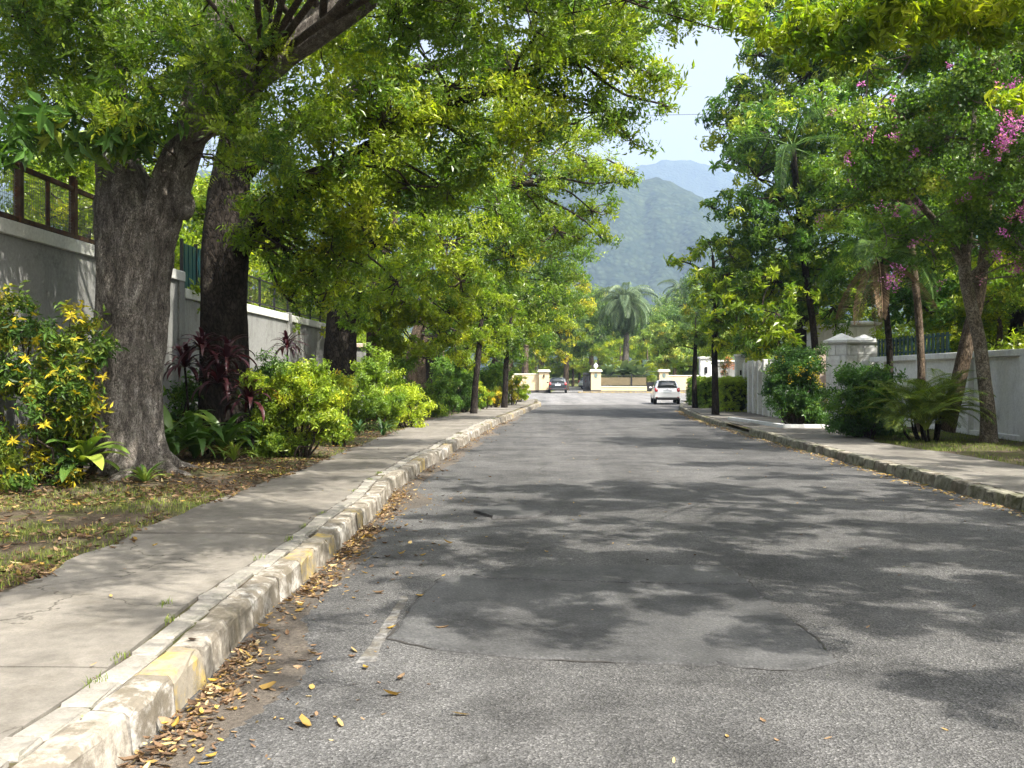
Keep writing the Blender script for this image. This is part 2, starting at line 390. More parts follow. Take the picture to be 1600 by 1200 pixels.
M['litter'] = leafmat('dead_leaves', [(0, (.05, .032, .02)), (.4, (.14, .085, .048)), (.7, (.25, .17, .1)), (.85, (.36, .23, .04)), (1, (.42, .33, .18))], .25, (1.1, 1, .7), .75, .2, gain=1.0)
def soil_mat(name, a, b, g, gamt):
    m = NT(name); v = m.coord()
    col = m.mix(m.noise(v, 3.5, 7, .7), a, b)
    col = m.mix(1.0, col, m.ramp(m.noise(v, 40, 4, .7), [(.3, .6), (.7, 1.35)]), 'MULTIPLY')
    col = m.mix(m.ramp(m.noise(v, 1.1, 5, .65), [(.48, 0), (.6, gamt)]), col, m.mix(m.noise(v, 25, 4), tuple(x * .6 for x in g), g))
    nb = m.bump(m.noise(v, 22, 6, .75), .9, .05)
    return m.fin(col, .95, nb, 0, .1)
M['verge'] = soil_mat('verge_soil', (.06, .045, .032), (.15, .12, .085), (.11, .125, .035), .8)
M['lawn'] = soil_mat('lawn', (.1, .09, .045), (.13, .14, .045), (.12, .17, .035), 1.0)
M['ground'] = soil_mat('ground_soil', (.08, .065, .045), (.14, .115, .08), (.08, .11, .03), .9)

def hill_mat(name, lo, hi, sc):
    m = NT(name); v = m.coord()
    vo = m.n('ShaderNodeTexVoronoi'); vo.inputs['Scale'].default_value = sc; m.l(v, vo.inputs['Vector'])
    f = m.noise(v, sc * .35, 6, .7)
    col = m.ramp(f, [(.3, lo), (.7, hi)])
    col = m.mix(1.0, col, m.ramp(vo.outputs['Distance'], [(0, 1.2), (.6, .7)]), 'MULTIPLY')
    inv = m.ramp(vo.outputs['Distance'], [(0, 1), (.7, 0)])
    nb = m.bump(inv, .6, 4.0)
    return m.fin(col, .95, nb, 0, .05)
M['hill'] = hill_mat('forested_hill', (.012, .024, .012), (.045, .06, .026), .11)

# ------------------------------------------------------------------ the ground, road, pavements
LK = np.array([(-8, -1.68), (0, -1.68), (4.5, -1.70), (6.8, -1.78), (10.8, -1.80), (13.4, -1.93), (16.4, -1.90), (19.9, -1.73), (25.1, -1.57), (31.5, -1.30), (37, -.86), (46, -.2), (53, .35)])
RK = np.array([(-8, 5.8), (0, 5.8), (12, 5.8), (18, 5.8), (25, 5.86), (32.5, 5.92), (37, 6.1), (43, 6.5), (48.8, 7.06), (53, 7.7), (57, 8.6)])
LO = np.array([(-8, -3.45), (6, -3.45), (8, -3.6), (12, -3.65), (16, -3.6), (31, -3.55), (36, -3.0), (45, -2.2), (56, -1.6), (62, -1.5)])   # outer edge of left pavement
RO = np.array([(-8, 7.9), (18, 7.85), (22, 7.5), (26, 8.3), (33, 8.35), (40, 8.6), (50, 9.6), (60, 11.5)])
def itp(T, y): return np.interp(y, T[:, 0], T[:, 1])
lk = lambda y: itp(LK, y) + .02 * np.sin(y * 1.7)
rk = lambda y: itp(RK, y) + .02 * np.sin(y * 1.3)
lo = lambda y: itp(LO, y) + .10 * (vnoise(y * 1.3, 3.3) - .5) + .05 * (vnoise(y * 6.3, 9.3) - .5)
ro = lambda y: itp(RO, y) + .14 * (vnoise(y * 1.1, 5.3) - .5)
def road_z(x, y): return .03 * (fbm(np.asarray(x) * .35 + 9, np.asarray(y) * .35, 3) - .45)

gm = MB()
gm.add([(-3100, -240, -.06), (3700, -240, -.06), (3700, 4600, -.06), (-3100, 4600, -.06)], [(0, 1, 2, 3)])
tag(gm.build('ground', M['ground']), 'bare earth and grass reaching to the hills', kind='structure')

def strip(y0, y1, ny, fl, fr, nx, zf, ys=None):
    ys = np.linspace(y0, y1, ny) if ys is None else ys
    u = np.linspace(0, 1, nx)
    a = fl(ys)[:, None]; b = fr(ys)[:, None]
    X = a + (b - a) * u[None, :]; Yg = np.repeat(ys[:, None], nx, 1); Z = zf(X, Yg)
    v = np.stack([X, Yg, Z], -1).reshape(-1, 3); n = len(ys)
    i = np.arange(n - 1)[:, None] * nx; j = np.arange(nx - 1)[None, :]
    q = np.stack([i + j, i + j + 1, i + nx + j + 1, i + nx + j], -1).reshape(-1, 4)
    return v, q
rd = MB(); rd.add(*strip(-8, 56, 260, lambda y: lk(y) - .06, lambda y: rk(y) + .06, 30, road_z))
tag(rd.build('road', M['asphalt'], smooth=True), 'worn grey asphalt road running away between the trees', kind='structure')
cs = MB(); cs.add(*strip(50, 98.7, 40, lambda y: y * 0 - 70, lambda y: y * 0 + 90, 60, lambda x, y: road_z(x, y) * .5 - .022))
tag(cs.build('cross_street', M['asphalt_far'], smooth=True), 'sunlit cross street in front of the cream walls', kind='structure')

# kerbs: one block after another
def kerb(name, label, f, side, y0, y1, hgt, wid, paints, lens, corner=None, first=None, rough=.014):
    e = tag(empty(name, (0, 0, 0)), label, kind='structure')
    pts = []; y = y0
    path = [(f(t), t) for t in np.arange(y0, y1, .05)]
    if corner: path += corner
    path = np.array([(float(a), float(b)) for a, b in path])
    s = np.concatenate([[0], np.cumsum(np.linalg.norm(np.diff(path, axis=0), axis=1))])
    at = lambda d: np.array([np.interp(d, s, path[:, 0]), np.interp(d, s, path[:, 1])])
    d = 0.0; k = 0
    while d < s[-1] - .3:
        L = (first[k] if first and k < len(first) else random.uniform(*lens) * (1.0 if d < 25 else 1.25)); L = min(L, s[-1] - d)
        a, b = at(d + .006), at(d + L - .006); c = (a + b) / 2; dr = b - a; ang = math.atan2(dr[1], dr[0])
        ln = np.linalg.norm(dr); h = hgt + random.uniform(-rough, rough * .7)
        # block: cross-section with a battered, worn face, local x along kerb, y away from road
        nx = 5; prof = [(0, -.06), (.012, .02), (.022, h - .035), (.032, h - .012), (.05, h - .002), (wid - .02, h + .003), (wid, h - .012), (wid, -.06)]
        v = []
        r = np.random.default_rng(k + 100 * len(name))
        for i in range(nx):
            x = (i / (nx - 1) - .5) * ln; endk = rough * .5 if i in (0, nx - 1) else 0
            for (py, pz) in prof:
                jy = r.normal(0, .006); jz = r.normal(0, .005)
                v.append((x, side * (py + endk * (pz > .05) + jy), pz + jz - endk * (pz > .1)))
        np_ = len(prof); q = []
        for i in range(nx - 1):
            for j in range(np_ - 1):
                t = (i * np_ + j, i * np_ + j + 1, (i + 1) * np_ + j + 1, (i + 1) * np_ + j)
                q.append(t if side > 0 else t[::-1])
        mb = MB(); mb.add(v, q)
        ends = [[i * np_ + j for j in range(np_)] for i in (0, nx - 1)]
        for en in ends:
            for j in range(1, np_ - 1): mb.t.append(np.array([(en[0], en[j], en[j + 1])], np.int32)); mb.tm.append(np.zeros(1, np.int32))
        mat = M[paints[k % len(paints)]] if k < len(paints) else M[random.choice(paints)]
        o = mb.build('kerb_stone', mat, e, False, loc=(c[0], c[1], 0)); o.rotation_euler = (random.uniform(-.006, .006), random.uniform(-.006, .006), ang + random.uniform(-.008, .008))
        me = o.data
        d += L; k += 1
    return e
paintL = ['k_bare', 'k_bare', 'k_white', 'k_yellow', 'k_bare', 'k_bare', 'k_white', 'k_white', 'k_yellow', 'k_bare', 'k_yellow', 'k_white', 'k_bare', 'k_yellow', 'k_bare', 'k_bare', 'k_white', 'k_bare', 'k_white', 'k_bare', 'k_bare', 'k_white', 'k_bare', 'k_white', 'k_yellow'] + ['k_white', 'k_bare']
_old = [ 'k_white', 'k_yellow', 'k_bare', 'k_white', 'k_white', 'k_bare', 'k_white', 'k_yellow', 'k_white', 'k_bare', 'k_yellow', 'k_bare', 'k_white', 'k_yellow', 'k_bare', 'k_yellow', 'k_bare', 'k_white', 'k_yellow']
kerb('kerb_left', 'left kerb of blocks in flaking white and yellow paint', lk, 1, 2.2, 53, .19, .2, paintL, (.45, .85),
     [(.38, 54.5), (.3, 57), (-.1, 60), (-.9, 62.6), (-2.2, 64.4), (-4.2, 65.4), (-8, 66)], [1.0, .95, .5, .5, .55, .6, .7, .6, .5, .5, .35, .8, .5, .3, .45], .006)
kerb('kerb_right', 'right kerb of dirty mossy stone blocks', rk, -1, 7.0, 27.5, .17, .2, ['k_right', 'k_right', 'k_bare', 'k_right', 'k_right'], (.38, .62))
kerb('kerb_right_beyond_driveway', 'right kerb beyond the dropped driveway, mossy stone', rk, -1, 31.0, 57, .15, .2, ['k_right', 'k_bare', 'k_right'], (.6, 1.0),
     [(9.4, 59.5), (10.8, 61.5), (13, 63), (17, 64), (26, 64.5)])

kerb('kerb_right_dropped', 'dropped kerb stones at the right-hand driveway', rk, -1, 27.5, 31.0, .05, .2, ['k_bare', 'k_right'], (.5, .7))
# pavements: slabs on a dirt bed
PZ = .185
def pavement(name, label, fi, fo, cuts, mat, z, bedmat, y0, y1):
    base = MB(); base.add(*strip(y0, y1, 120, lambda y: np.minimum(fi(y) - (.16 if name.endswith('right') else 0), fo(y)), lambda y: np.maximum(fi(y) + (.24 if name.endswith('left') else 0), fo(y)), 3, lambda x, y: x * 0 + z - .02))
    b = tag(base.build(name, bedmat), label, kind='structure')
    for k in range(len(cuts) - 1):
        a, c = cuts[k] + .006, cuts[k + 1] - .006
        ny = max(4, int((c - a) / .22)); nx = 9
        ys = np.linspace(a, c, ny); dz = random.uniform(-.006, .006); sk = random.uniform(-.05, .05)
        u = np.linspace(0, 1, nx); ii = fi(ys)[:, None]; oo = fo(ys)[:, None]
        X = ii + (oo - ii) * u; Yg = ys[:, None] + sk * (u[None, :] - .5) * 2 + .02 * (vnoise(X * 4, ys[:, None] * 0 + k * 7.7) - .5)
        Z = z + dz + .02 * (fbm(X * .9, Yg * .9, 3) - .45)
        top = np.stack([X, Yg, Z], -1).reshape(-1, 3); bot = top.copy(); bot[:, 2] = z - .05
        i = np.arange(ny - 1)[:, None] * nx; j = np.arange(nx - 1)[None, :]
        q = np.stack([i + j, i + j + 1, i + nx + j + 1, i + nx + j], -1).reshape(-1, 4)
        if (fo(ys) < fi(ys)).all(): q = q[:, ::-1]
        per = list(range(nx)) + [r * nx + nx - 1 for r in range(1, ny)] + [(ny - 1) * nx + t for t in range(nx - 2, -1, -1)] + [r * nx for r in range(ny - 2, 0, -1)]
        nn = len(top); sq = [(per[t], per[(t + 1) % len(per)], nn + per[(t + 1) % len(per)], nn + per[t]) for t in range(len(per))]
        mb = MB(); mb.add(np.vstack([top, bot]), np.vstack([q, np.array(sq)]))
        mb.build('slab', mat, b)
    return b
def cuts(a, b, lo_, hi_):
    c = [a]
    while c[-1] < b - hi_: c.append(c[-1] + random.uniform(lo_, hi_))
    return c + [b]
pvl = pavement('pavement_left', 'left concrete pavement of cracked weathered slabs', lambda y: lk(y) - .38, lo, cuts(1.2, 62, 1.3, 2.6), M['pave'], PZ, M['verge'], 1.0, 62.2)
pvr = pavement('pavement_right', 'right concrete pavement of grey slabs behind the mossy kerb', lambda y: rk(y) + .2, ro, cuts(5.0, 60, 1.5, 2.6), M['pave_r'], .16, M['verge'], 4.8, 60)
y = 2.0
while y < 34:                                        # narrow broken blocks between kerb and slabs
    L = random.uniform(.18, .5)
    if random.random() > .05:
        mb = MB(); mb.box((0, 0, 0), (.145 + random.uniform(-.02, .02), L - .02, .06), 0, .012)
        v = mb.v[0]; _, iv = np.unique(np.round(v, 4), axis=0, return_inverse=True); v += np.random.default_rng(int(y * 100)).normal(0, .004, (iv.max() + 1, 3))[iv.ravel()].astype(np.float32)
        mb.build('edging_block', M['edging'], pvl, loc=(float(lk(y + L / 2)) - .295 + random.uniform(-.01, .01), y + L / 2, PZ - .027 + random.uniform(-.01, .008)), rot=(random.uniform(-.02, .02), random.uniform(-.02, .02), random.uniform(-.05, .05)))
    y += L

def vz_l(x, y):
    m = .16 + .16 * (fbm(x * .8, y * .8, 3) - .4)
    for (tx, ty, h, s) in ((-5.75, 13.7, .16, 1.3), (-5.8, 18.7, .2, 1.4), (-5.8, 30, .15, 1.2)):
        m = m + h * np.exp(-((x - tx) ** 2 + (y - ty) ** 2) / s ** 2)
    return m
rp = MB(); rp.add(*strip(27.6, 30.9, 14, lambda y: rk(y) + .16, lambda y: rk(y) + .75, 6, lambda x, y: .054 + .13 * np.clip((x - rk(y) - .16) / .59, 0, 1) ** .8))
tag(rp.build('driveway_ramp', M['pave_r'], smooth=True), 'concrete ramp up from the dropped kerb on the right', kind='structure')
vl = MB(); vl.add(*strip(-8, 66, 220, lambda y: y * 0 - 7.4, lambda y: lo(y) + .1, 14, lambda x, y: np.where(x > lo(y) - .12, .15, vz_l(x, y))))
tag(vl.build('verge_left', M['verge'], smooth=True), 'left verge of bare soil, mulch and thin grass', kind='structure')
def vz_r(x, y): return .16 + .08 * (fbm(x * .9, y * .9, 3) - .4)
vr = MB(); vr.add(*strip(-8, 60, 160, lambda y: ro(y) - .1, lambda y: y * 0 + 14, 12, lambda x, y: np.where(x < ro(y) + .1, .13, vz_r(x, y))))
tag(vr.build('verge_right', M['verge'], smooth=True), 'right verge of soil and grass below the white wall', kind='structure')

# asphalt repairs
M['crack'] = plain('crack_dirt', (.028, .025, .022), .95)
def patch(name, label, pix, mat, lift, jag=.03, seed=0, seam=True):
    r = np.random.default_rng(seed); g = [G(a, b) for a, b in pix]; pts = []
    for i in range(len(g)):
        a, b = g[i], g[(i + 1) % len(g)]; n = max(2, int(np.linalg.norm(b - a) / .07))
        for t in np.linspace(0, 1, n, endpoint=False):
            p = a + (b - a) * t; pts.append(p[:2] + r.normal(0, jag, 2) * (.35 if t else 1))
    pts = np.array(pts); c = pts.mean(0); n = len(pts); rings = [1.0, .985, .8, .55, .3]
    v = []
    for k, s in enumerate(rings):
        q = c + (pts - c) * s; z = road_z(q[:, 0], q[:, 1]) + (0.0 if k == 0 else lift)
        v += [(x, y_, zz) for (x, y_), zz in zip(q, z)]
    v.append((c[0], c[1], float(road_z(c[0], c[1])) + lift))
    f = []
    for k in range(len(rings) - 1):
        for i in range(n):
            j = (i + 1) % n; f.append((k * n + i, k * n + j, (k + 1) * n + j, (k + 1) * n + i))
    t = [((len(rings) - 1) * n + i, (len(rings) - 1) * n + (i + 1) % n, len(v) - 1) for i in range(n)]
    mb = MB(); mb.add(v, f, t)
    o = mb.build(name, mat); tag(o, label, kind='structure')
    if seam:
        sm = MB(); w = r.uniform(.0, 1, n); w = np.convolve(np.concatenate([w, w[:6]]), np.ones(5) / 5, 'same')[:n]; w = np.clip((w - .5) * .24, .0, .02)
        dd = pts - c; dd /= np.linalg.norm(dd, axis=1)[:, None]; p0 = pts + dd * .004; p1 = p0 + dd * (w + .003)[:, None]
        vv = [(*q_, float(road_z(*q_)) + .004) for q_ in p0] + [(*q_, float(road_z(*q_)) + .004) for q_ in p1]
        sm.add(vv, [(i, n + i, n + (i + 1) % n, (i + 1) % n) for i in range(n)]); sm.build('crack_seam', M['crack'], o)
    return o
patch('road_patch', 'wide smooth dark asphalt repair across the near lane', [(640, 950), (690, 905), (860, 893), (1120, 888), (1165, 905), (1195, 935), (1235, 968), (1290, 1012), (1306, 1034), (1250, 1048), (1130, 1042), (980, 1036), (820, 1030), (690, 1018), (610, 1000)], M['asphalt_patch'], .012, .02, 1)
patch('road_patch', 'narrow darker asphalt strip laid over the wide repair', [(735, 902), (850, 889), (1000, 886), (1128, 884), (1150, 897), (1170, 915), (1000, 914), (860, 911), (760, 909)], M['asphalt_patch'], .02, .012, 2)
patch('road_patch', 'small raised black asphalt lump by the left gutter', [(735, 800), (780, 790), (840, 792), (862, 800), (840, 808), (775, 811)], M['asphalt_patch'], .03, .02, 3)
patch('road_line', 'remnant of a worn white line near the left gutter', [(628, 934), (640, 935), (580, 1035), (558, 1038)], M['oldline'], .005, .012, 4, False)

# sandy dust washed against the left kerb
def dust_w(y): return .1 + .45 * vnoise(y * .55, 2.2) ** 2 * 1.6 + .1 * vnoise(y * 4, 7.7) + .07 * vnoise(y * 15, 3.1) + .04 * vnoise(y * 40, 5.9)
dm = soil_mat('gutter_dust', (.095, .08, .066), (.155, .132, .108), (.1, .092, .082), .6)
du = MB(); du.add(*strip(2.5, 40, 1500, lambda y: lk(y) + .005, lambda y: lk(y) + dust_w(y), 5, lambda x, y: road_z(x, y) + .006 - .0085 * (x - lk(y)) / np.maximum(.05, dust_w(y))))
tag(du.build('gutter_dust', dm, smooth=True), 'sandy dust washed along the left gutter', kind='structure')

# ------------------------------------------------------------------ foliage machinery
def leaf_geo(b, d, s, nrm, L, W, fold=.12, droop=.12):
    return [b, b + d * L * .45 + s * W * .5 + nrm * W * fold, b + d * L - nrm * L * droop, b + d * L * .45 - s * W * .5 + nrm * W * fold]
def mk_sprig(kind, r):
    v = []
    def one(b, d, L, W, droop=.12, roll=.4):
        d = d / np.linalg.norm(d); up = np.array([0, 0, 1.0]) + r.normal(0, roll, 3)
        s = np.cross(d, up); s /= np.linalg.norm(s) + 1e-9; n = np.cross(s, d)
        v.extend(leaf_geo(b, d, s, n, L, W, .15, droop))
    if kind == 'rosette':
        for k in range(9):
            a = k * 2.4 + r.normal(0, .2); el = r.uniform(-.15, .75)
            d = np.array([math.cos(a) * math.cos(el), math.sin(a) * math.cos(el), math.sin(el)])
            one(np.array([0, 0, -.25 + .05 * k]) + d * .05, d, r.uniform(.75, 1.15), r.uniform(.3, .4), r.uniform(.05, .3))
    elif kind == 'pinnate':
        for k in range(7):
            z = .28 * k
            for sg in (-1, 1):
                d = np.array([sg * .85, r.normal(0, .15), .55]); one(np.array([0, -.02 * k * k, z]), d, r.uniform(.6, .85) * (1 - .05 * k), .27, .1, .3)
        one(np.array([0, -.9, 1.95]), np.array([0, 0, 1.0]), .75, .27)
    elif kind == 'droop':
        for k in range(7):
            a = k * 2.4 + r.normal(0, .25)
            d = np.array([math.cos(a) * .75, math.sin(a) * .75, r.uniform(-.8, .25)])
            one(np.array([0, 0, .1 * k]), d, r.uniform(.85, 1.25), r.uniform(.34, .42), r.uniform(.1, .35), .25)
    elif kind == 'twiglet':
        ben = r.normal(0, .25, 2)
        for k in range(9):
            t = k / 8; b = np.array([ben[0] * t * t * 2, ben[1] * t * t * 2, 1.9 * t - .6]); a = k * 2.4 + r.normal(0, .4)
            d = np.array([math.cos(a) * .8, math.sin(a) * .8, r.uniform(-.25, .75)])
            one(b, d, r.uniform(.6, 1.2), r.uniform(.28, .42), r.uniform(.0, .35), .45)
    elif kind == 'round':
        for k in range(7):
            a = k * 2.4; d = np.array([math.cos(a), math.sin(a), r.uniform(-.5, .6)])
            one(np.array([0, 0, .22 * k - .6]) + d * .3, d, r.uniform(.6, .9), r.uniform(.6, .8), .1, .5)
    elif kind == 'whorl':
        for k in range(8):
            a = k * .785 + r.normal(0, .12); el = r.uniform(.0, .5)
            one(np.zeros(3), np.array([math.cos(a) * math.cos(el), math.sin(a) * math.cos(el), math.sin(el)]), r.uniform(.85, 1.15), r.uniform(.24, .3), .2, .15)
    elif kind == 'petals':
        for k in range(6):
            d = r.normal(0, 1, 3); one(r.normal(0, .5, 3), d, r.uniform(.6, 1), .5, .1, .5)
    return np.array(v)
SPR = {k: [mk_sprig(k, np.random.default_rng(50 + i)) for i in range(6)] for k in ('rosette', 'pinnate', 'droop', 'round', 'whorl', 'petals', 'twiglet')}
SAREA = {k: .5 * sum(np.linalg.norm(np.cross(s[1::4] - s[0::4], s[2::4] - s[0::4]), axis=1).sum() + np.linalg.norm(np.cross(s[3::4] - s[0::4], s[2::4] - s[0::4]), axis=1).sum() for s in SPR[k]) / 6 for k in SPR}
LEAFCOUNT = [0]; COVER = 1.45; LEAFK = .72
def sprigs(mb, pos, axis, size, kind, tint, r):
    """leafy sprigs at pos with their own axis, all into one mesh"""
    N = len(pos)
    if N == 0: return
    z = axis / (np.linalg.norm(axis, axis=1)[:, None] + 1e-9)
    a = r.normal(0, 1, (N, 3)); x = a - z * (a * z).sum(1)[:, None]; x /= np.linalg.norm(x, axis=1)[:, None] + 1e-9
    y = np.cross(z, x); Rm = np.stack([x, y, z], -1) * np.broadcast_to(size, (N,))[:, None, None]
    which = r.integers(0, 6, N)
    for k in range(6):
        I = np.where(which == k)[0]
        if not len(I): continue
        T = SPR[kind][k]; m = len(T) // 4
        V = np.einsum('nij,kj->nki', Rm[I], T) + pos[I][:, None, :]
        base = np.arange(len(I) * m) * 4
        t = np.stack([np.stack([base, base + 1, base + 2], -1), np.stack([base, base + 2, base + 3], -1)], 1).reshape(-1, 3)
        mb.add(V.reshape(-1, 3), None, t, att=np.repeat(tint[I], m * 4)); LEAFCOUNT[0] += len(t)

def boughs_of(clumps, flat, r):
    """split each clump (x,y,z,radius) into boughs; returns arrays centre, radius, clump centre"""
    B = []; Rb = []; C = []; Rc = []
    for c in clumps:
        cc = np.array(c[:3], float); rad = c[3]; n = int(5 + rad * 5)
        for k in range(n):
            d = r.normal(0, 1, 3); d /= np.linalg.norm(d); d[2] = d[2] * .9 + .1
            f = r.uniform(.35, 1.0); p = cc + d * rad * f * np.array([1, 1, flat])
            B.append(p); Rb.append(rad * r.uniform(.22, .42)); C.append(cc); Rc.append(rad)
    return np.array(B), np.array(Rb), np.array(C), np.array(Rc)

def make_crown(tree, clumps, mat, leaf=.13, kind='rosette', cover=2.0, tint=(.45, .16), flat=.75, seed=0, br=None, twigmat='twig', origins=None, name='crown', tint_fn=None, twig_r=.018):
    r = np.random.default_rng(seed)
    B, Rb, C, Rc = boughs_of(clumps, flat, r)
    leaf = leaf * LEAFK; sa = SAREA[kind] * leaf * leaf
    w = Rb ** 2; pos = []; ax = []; tn = []
    tot = COVER * cover * np.pi * sum(c[3] ** 2 for c in clumps) / sa
    cnt = np.maximum(2, (tot * w / w.sum())).astype(int)
    idx = np.repeat(np.arange(len(B)), cnt)
    g = r.normal(0, 1, (len(idx), 3)); g /= np.linalg.norm(g, axis=1)[:, None]
    rad = r.random(len(idx)) ** .45
    pos = B[idx] + g * rad[:, None] * Rb[idx][:, None] * np.array([1.25, 1.25, .75])
    out = (pos - C[idx]) / Rc[idx][:, None]
    ax = out * .6 + g * .5 + r.normal(0, .35, (len(idx), 3)) + np.array([0, 0, .25])
    bt = r.normal(0, tint[1], len(B))
    tn = np.clip(tint[0] + bt[idx] + r.normal(0, tint[1] * .45, len(idx)), 0, 1)
    if tint_fn is not None: tn = np.clip(tn + tint_fn(pos), 0, 1)
    mb = MB(); sprigs(mb, pos, ax, leaf * r.uniform(.55, 1.4, len(idx)), kind, tn, r)
    o = mb.build(name, mat, tree, att=True)
    # twigs: clump centre -> bough centres, on the branches mesh
    if br is not None:
        for k in range(len(B)):
            a, b = C[k], B[k]; mid = (a + b) / 2 + r.normal(0, .08 * Rc[k], 3) + np.array([0, 0, -.06 * Rc[k]])
            br.tube([a, mid, b], [twig_r * (.5 + Rc[k]), twig_r * .65 * (.5 + Rc[k]), .004], 4, False)
    return o

def branch_to(br, start, end, r0, r1, r, wob=.12, n=8, sides=6):
    L = np.linalg.norm(end - start)
    a = start + (end - start) * .35 + r.normal(0, wob * L * .5, 3) + np.array([0, 0, .08 * L]); b = start + (end - start) * .7 + r.normal(0, wob * L * .5, 3) + np.array([0, 0, .05 * L])
    p = spline([start, a, b, end], n); br.tube(p, np.linspace(r0, r1, n), sides, False)
    return p

def trunk_mesh(path, rad, ns=40, sides=20, flute=.08, rough=.03, seed=0, buttress=0.0, kf=3):
    """gnarled tube with flutes, swellings and bark relief"""
    r = np.random.default_rng(seed); p = spline(path, ns); R_ = np.interp(np.linspace(0, 1, ns), np.linspace(0, 1, len(rad)), rad)
    v, q = tube_np(p, R_, sides); v = v.reshape(ns, sides, 3); th = np.linspace(0, 2 * np.pi, sides, endpoint=False); h = np.linspace(0, 1, ns)
    L = np.linalg.norm(np.diff(p, axis=0), axis=1).sum()
    k = np.zeros((ns, sides))
    for m in (kf, kf + 2, kf * 2 + 1): k += flute / m * 2.2 * np.cos(m * th[None, :] + r.uniform(0, 6.3) + 1.6 * np.sin(h[:, None] * r.uniform(1.5, 4) + r.uniform(0, 6)))
    k += rough * 2 * (fbm(np.cos(th)[None, :] * 3 + 5 + h[:, None] * L * .6, np.sin(th)[None, :] * 3 + 9 + h[:, None] * L * .5, 4) - .47)
    k += rough * 1.8 * (vnoise(th[None, :] * 22 / 6.283 * 1.0 + 40, h[:, None] * L * 2.2) - .5)
    if buttress:
        k += buttress * np.exp(-h[:, None] * L / .75) * (1 + .8 * np.cos(5 * th[None, :] + r.uniform(0, 6)) + .4 * np.cos(3 * th[None, :] + 1))
    v = p[:, None, :] + (v - p[:, None, :]) * (1 + k)[:, :, None]
    return v.reshape(-1, 3), q

def tree(name, label, cat, base, trunk_path, rad, clumps, leafmat_, barkmat='bark_brown', leaf=.15, kind='rosette', cover=2.0, tint=(.45, .16), flat=.75, seed=0, sides=16, ns=26, flute=.05, rough=.03, butt=0.0, limbs=(), twigmat='twig', group=None, tint_fn=None, bfrac=.3, twig_r=.018, nbr=None, bs=1.0):
    """trunk + limbs in one mesh, branches in another, crown in a third; world coordinates relative to base"""
    base = np.array(base, float); e = tag(empty(name, base), label, cat, group); r = np.random.default_rng(seed + 900)
    mb = MB(); tp = np.array(trunk_path, float) - base
    mb.add(*trunk_mesh(tp, rad, ns, sides, flute, rough, seed, butt))
    tips = []
    sp = spline(tp, 24)
    for (lp, lr) in limbs:
        lp = np.array(lp, float) - base
        mb.add(*trunk_mesh(lp, lr, max(10, 5 * len(lp)), max(8, sides - 6), flute, rough, seed + len(tips) + 3))
        tips.append(spline(lp, 20))
    mb.build('trunk', M[barkmat], e, True)
    br = MB(); cl = [(c[0] - base[0], c[1] - base[1], c[2] - base[2], c[3]) for c in clumps]
    cand = np.vstack([sp[int(len(sp) * .55):]] + [t[4:] for t in tips])
    rtop = rad[-1] * .75
    for c in cl if nbr is None else cl[:nbr]:
        c3 = np.array(c[:3]); dd = np.linalg.norm(cand - c3, axis=1) + 1.2 * np.maximum(0, cand[:, 2] - c3[2])
        s = cand[int(np.argmin(dd))]; L = np.linalg.norm(c3 - s)
        branch_to(br, s, c3, min(rtop * .7, (.014 + .010 * L + .01 * c[3]) * bs), .018 * bs, r)
    make_crown(e, cl, leafmat_, leaf, kind, cover, tint, flat, seed, br, twigmat, tint_fn=tint_fn, twig_r=twig_r)
    br.build('branches', M[twigmat], e, True)
    return e
def W(lst):                                           # (px, py, distance, radius) -> world clumps
    return [(*P(a, b, c), d) for a, b, c, d in lst]

# ------------------------------------------------------------------ hills
def hill(name, label, ridge, y0, yc, y1, x0, x1, nx, ny, amp, seed):
    """ridge: (x, height) crest line at distance yc; foot at y0, falls away behind"""
    xs = np.linspace(x0, x1, nx); ys = np.concatenate([np.linspace(y0, yc, int(ny * .8), endpoint=False), np.linspace(yc, y1, ny - int(ny * .8))])
    X, Yg = np.meshgrid(xs, ys); rx = np.array(ridge); c1 = np.interp(xs, rx[:, 0], rx[:, 1]); kw = np.hanning(13); kw /= kw.sum(); c1 = np.convolve(np.pad(c1, 6, 'edge'), kw, 'valid'); crest = np.repeat(c1[None, :], len(ys), 0)
    t = np.where(Yg < yc, (Yg - y0) / (yc - y0), 1 - .6 * (Yg - yc) / (y1 - yc)); t = np.clip(t, 0, 1)
    # spurs and gullies running down from the crest
    sp = np.abs(vnoise(X / (amp * 3.2) + seed + t * .9 + .6 * fbm(X / 300, Yg / 300, 3), Yg / (amp * 9.0)) - .5) * 2
    sp2 = np.abs(vnoise(X / (amp * 1.3) + 3 * seed - t * 1.3, Yg / (amp * 3.0)) - .5) * 2
    prof = t ** .85
    h = crest * (prof - .75 * (t * (1 - t) * 2.2) * (1 - sp) ** 1.5 - .3 * (t * (1 - t) * 2.2) * (1 - sp2))
    h += (fbm(X / 60 + seed, Yg / 60, 4) - .47) * crest * .07 * np.minimum(1, t * 5)
    tr = vnoise(X / 11.0, Yg / 14.0); h += 5.0 * (tr - .5) + 2.0 * (vnoise(X / 4.2 + 9, Yg / 6.0) - .5)
    h = np.where(Yg <= y0 + 1, -8, h)
    v = np.stack([X, Yg, h], -1).reshape(-1, 3); n = nx
    i = np.arange(len(ys) - 1)[:, None] * n; j = np.arange(n - 1)[None, :]
    q = np.stack([i + j, i + j + 1, i + n + j + 1, i + n + j], -1).reshape(-1, 4)
    mb = MB(); mb.add(v, q)
    return tag(mb.build(name, M['hill'], smooth=True), label, kind='structure')
def crest(pix, Y): return [((a - VX) / FPX * Y, CAMH + (HZ - b) / FPX * Y) for a, b in pix]
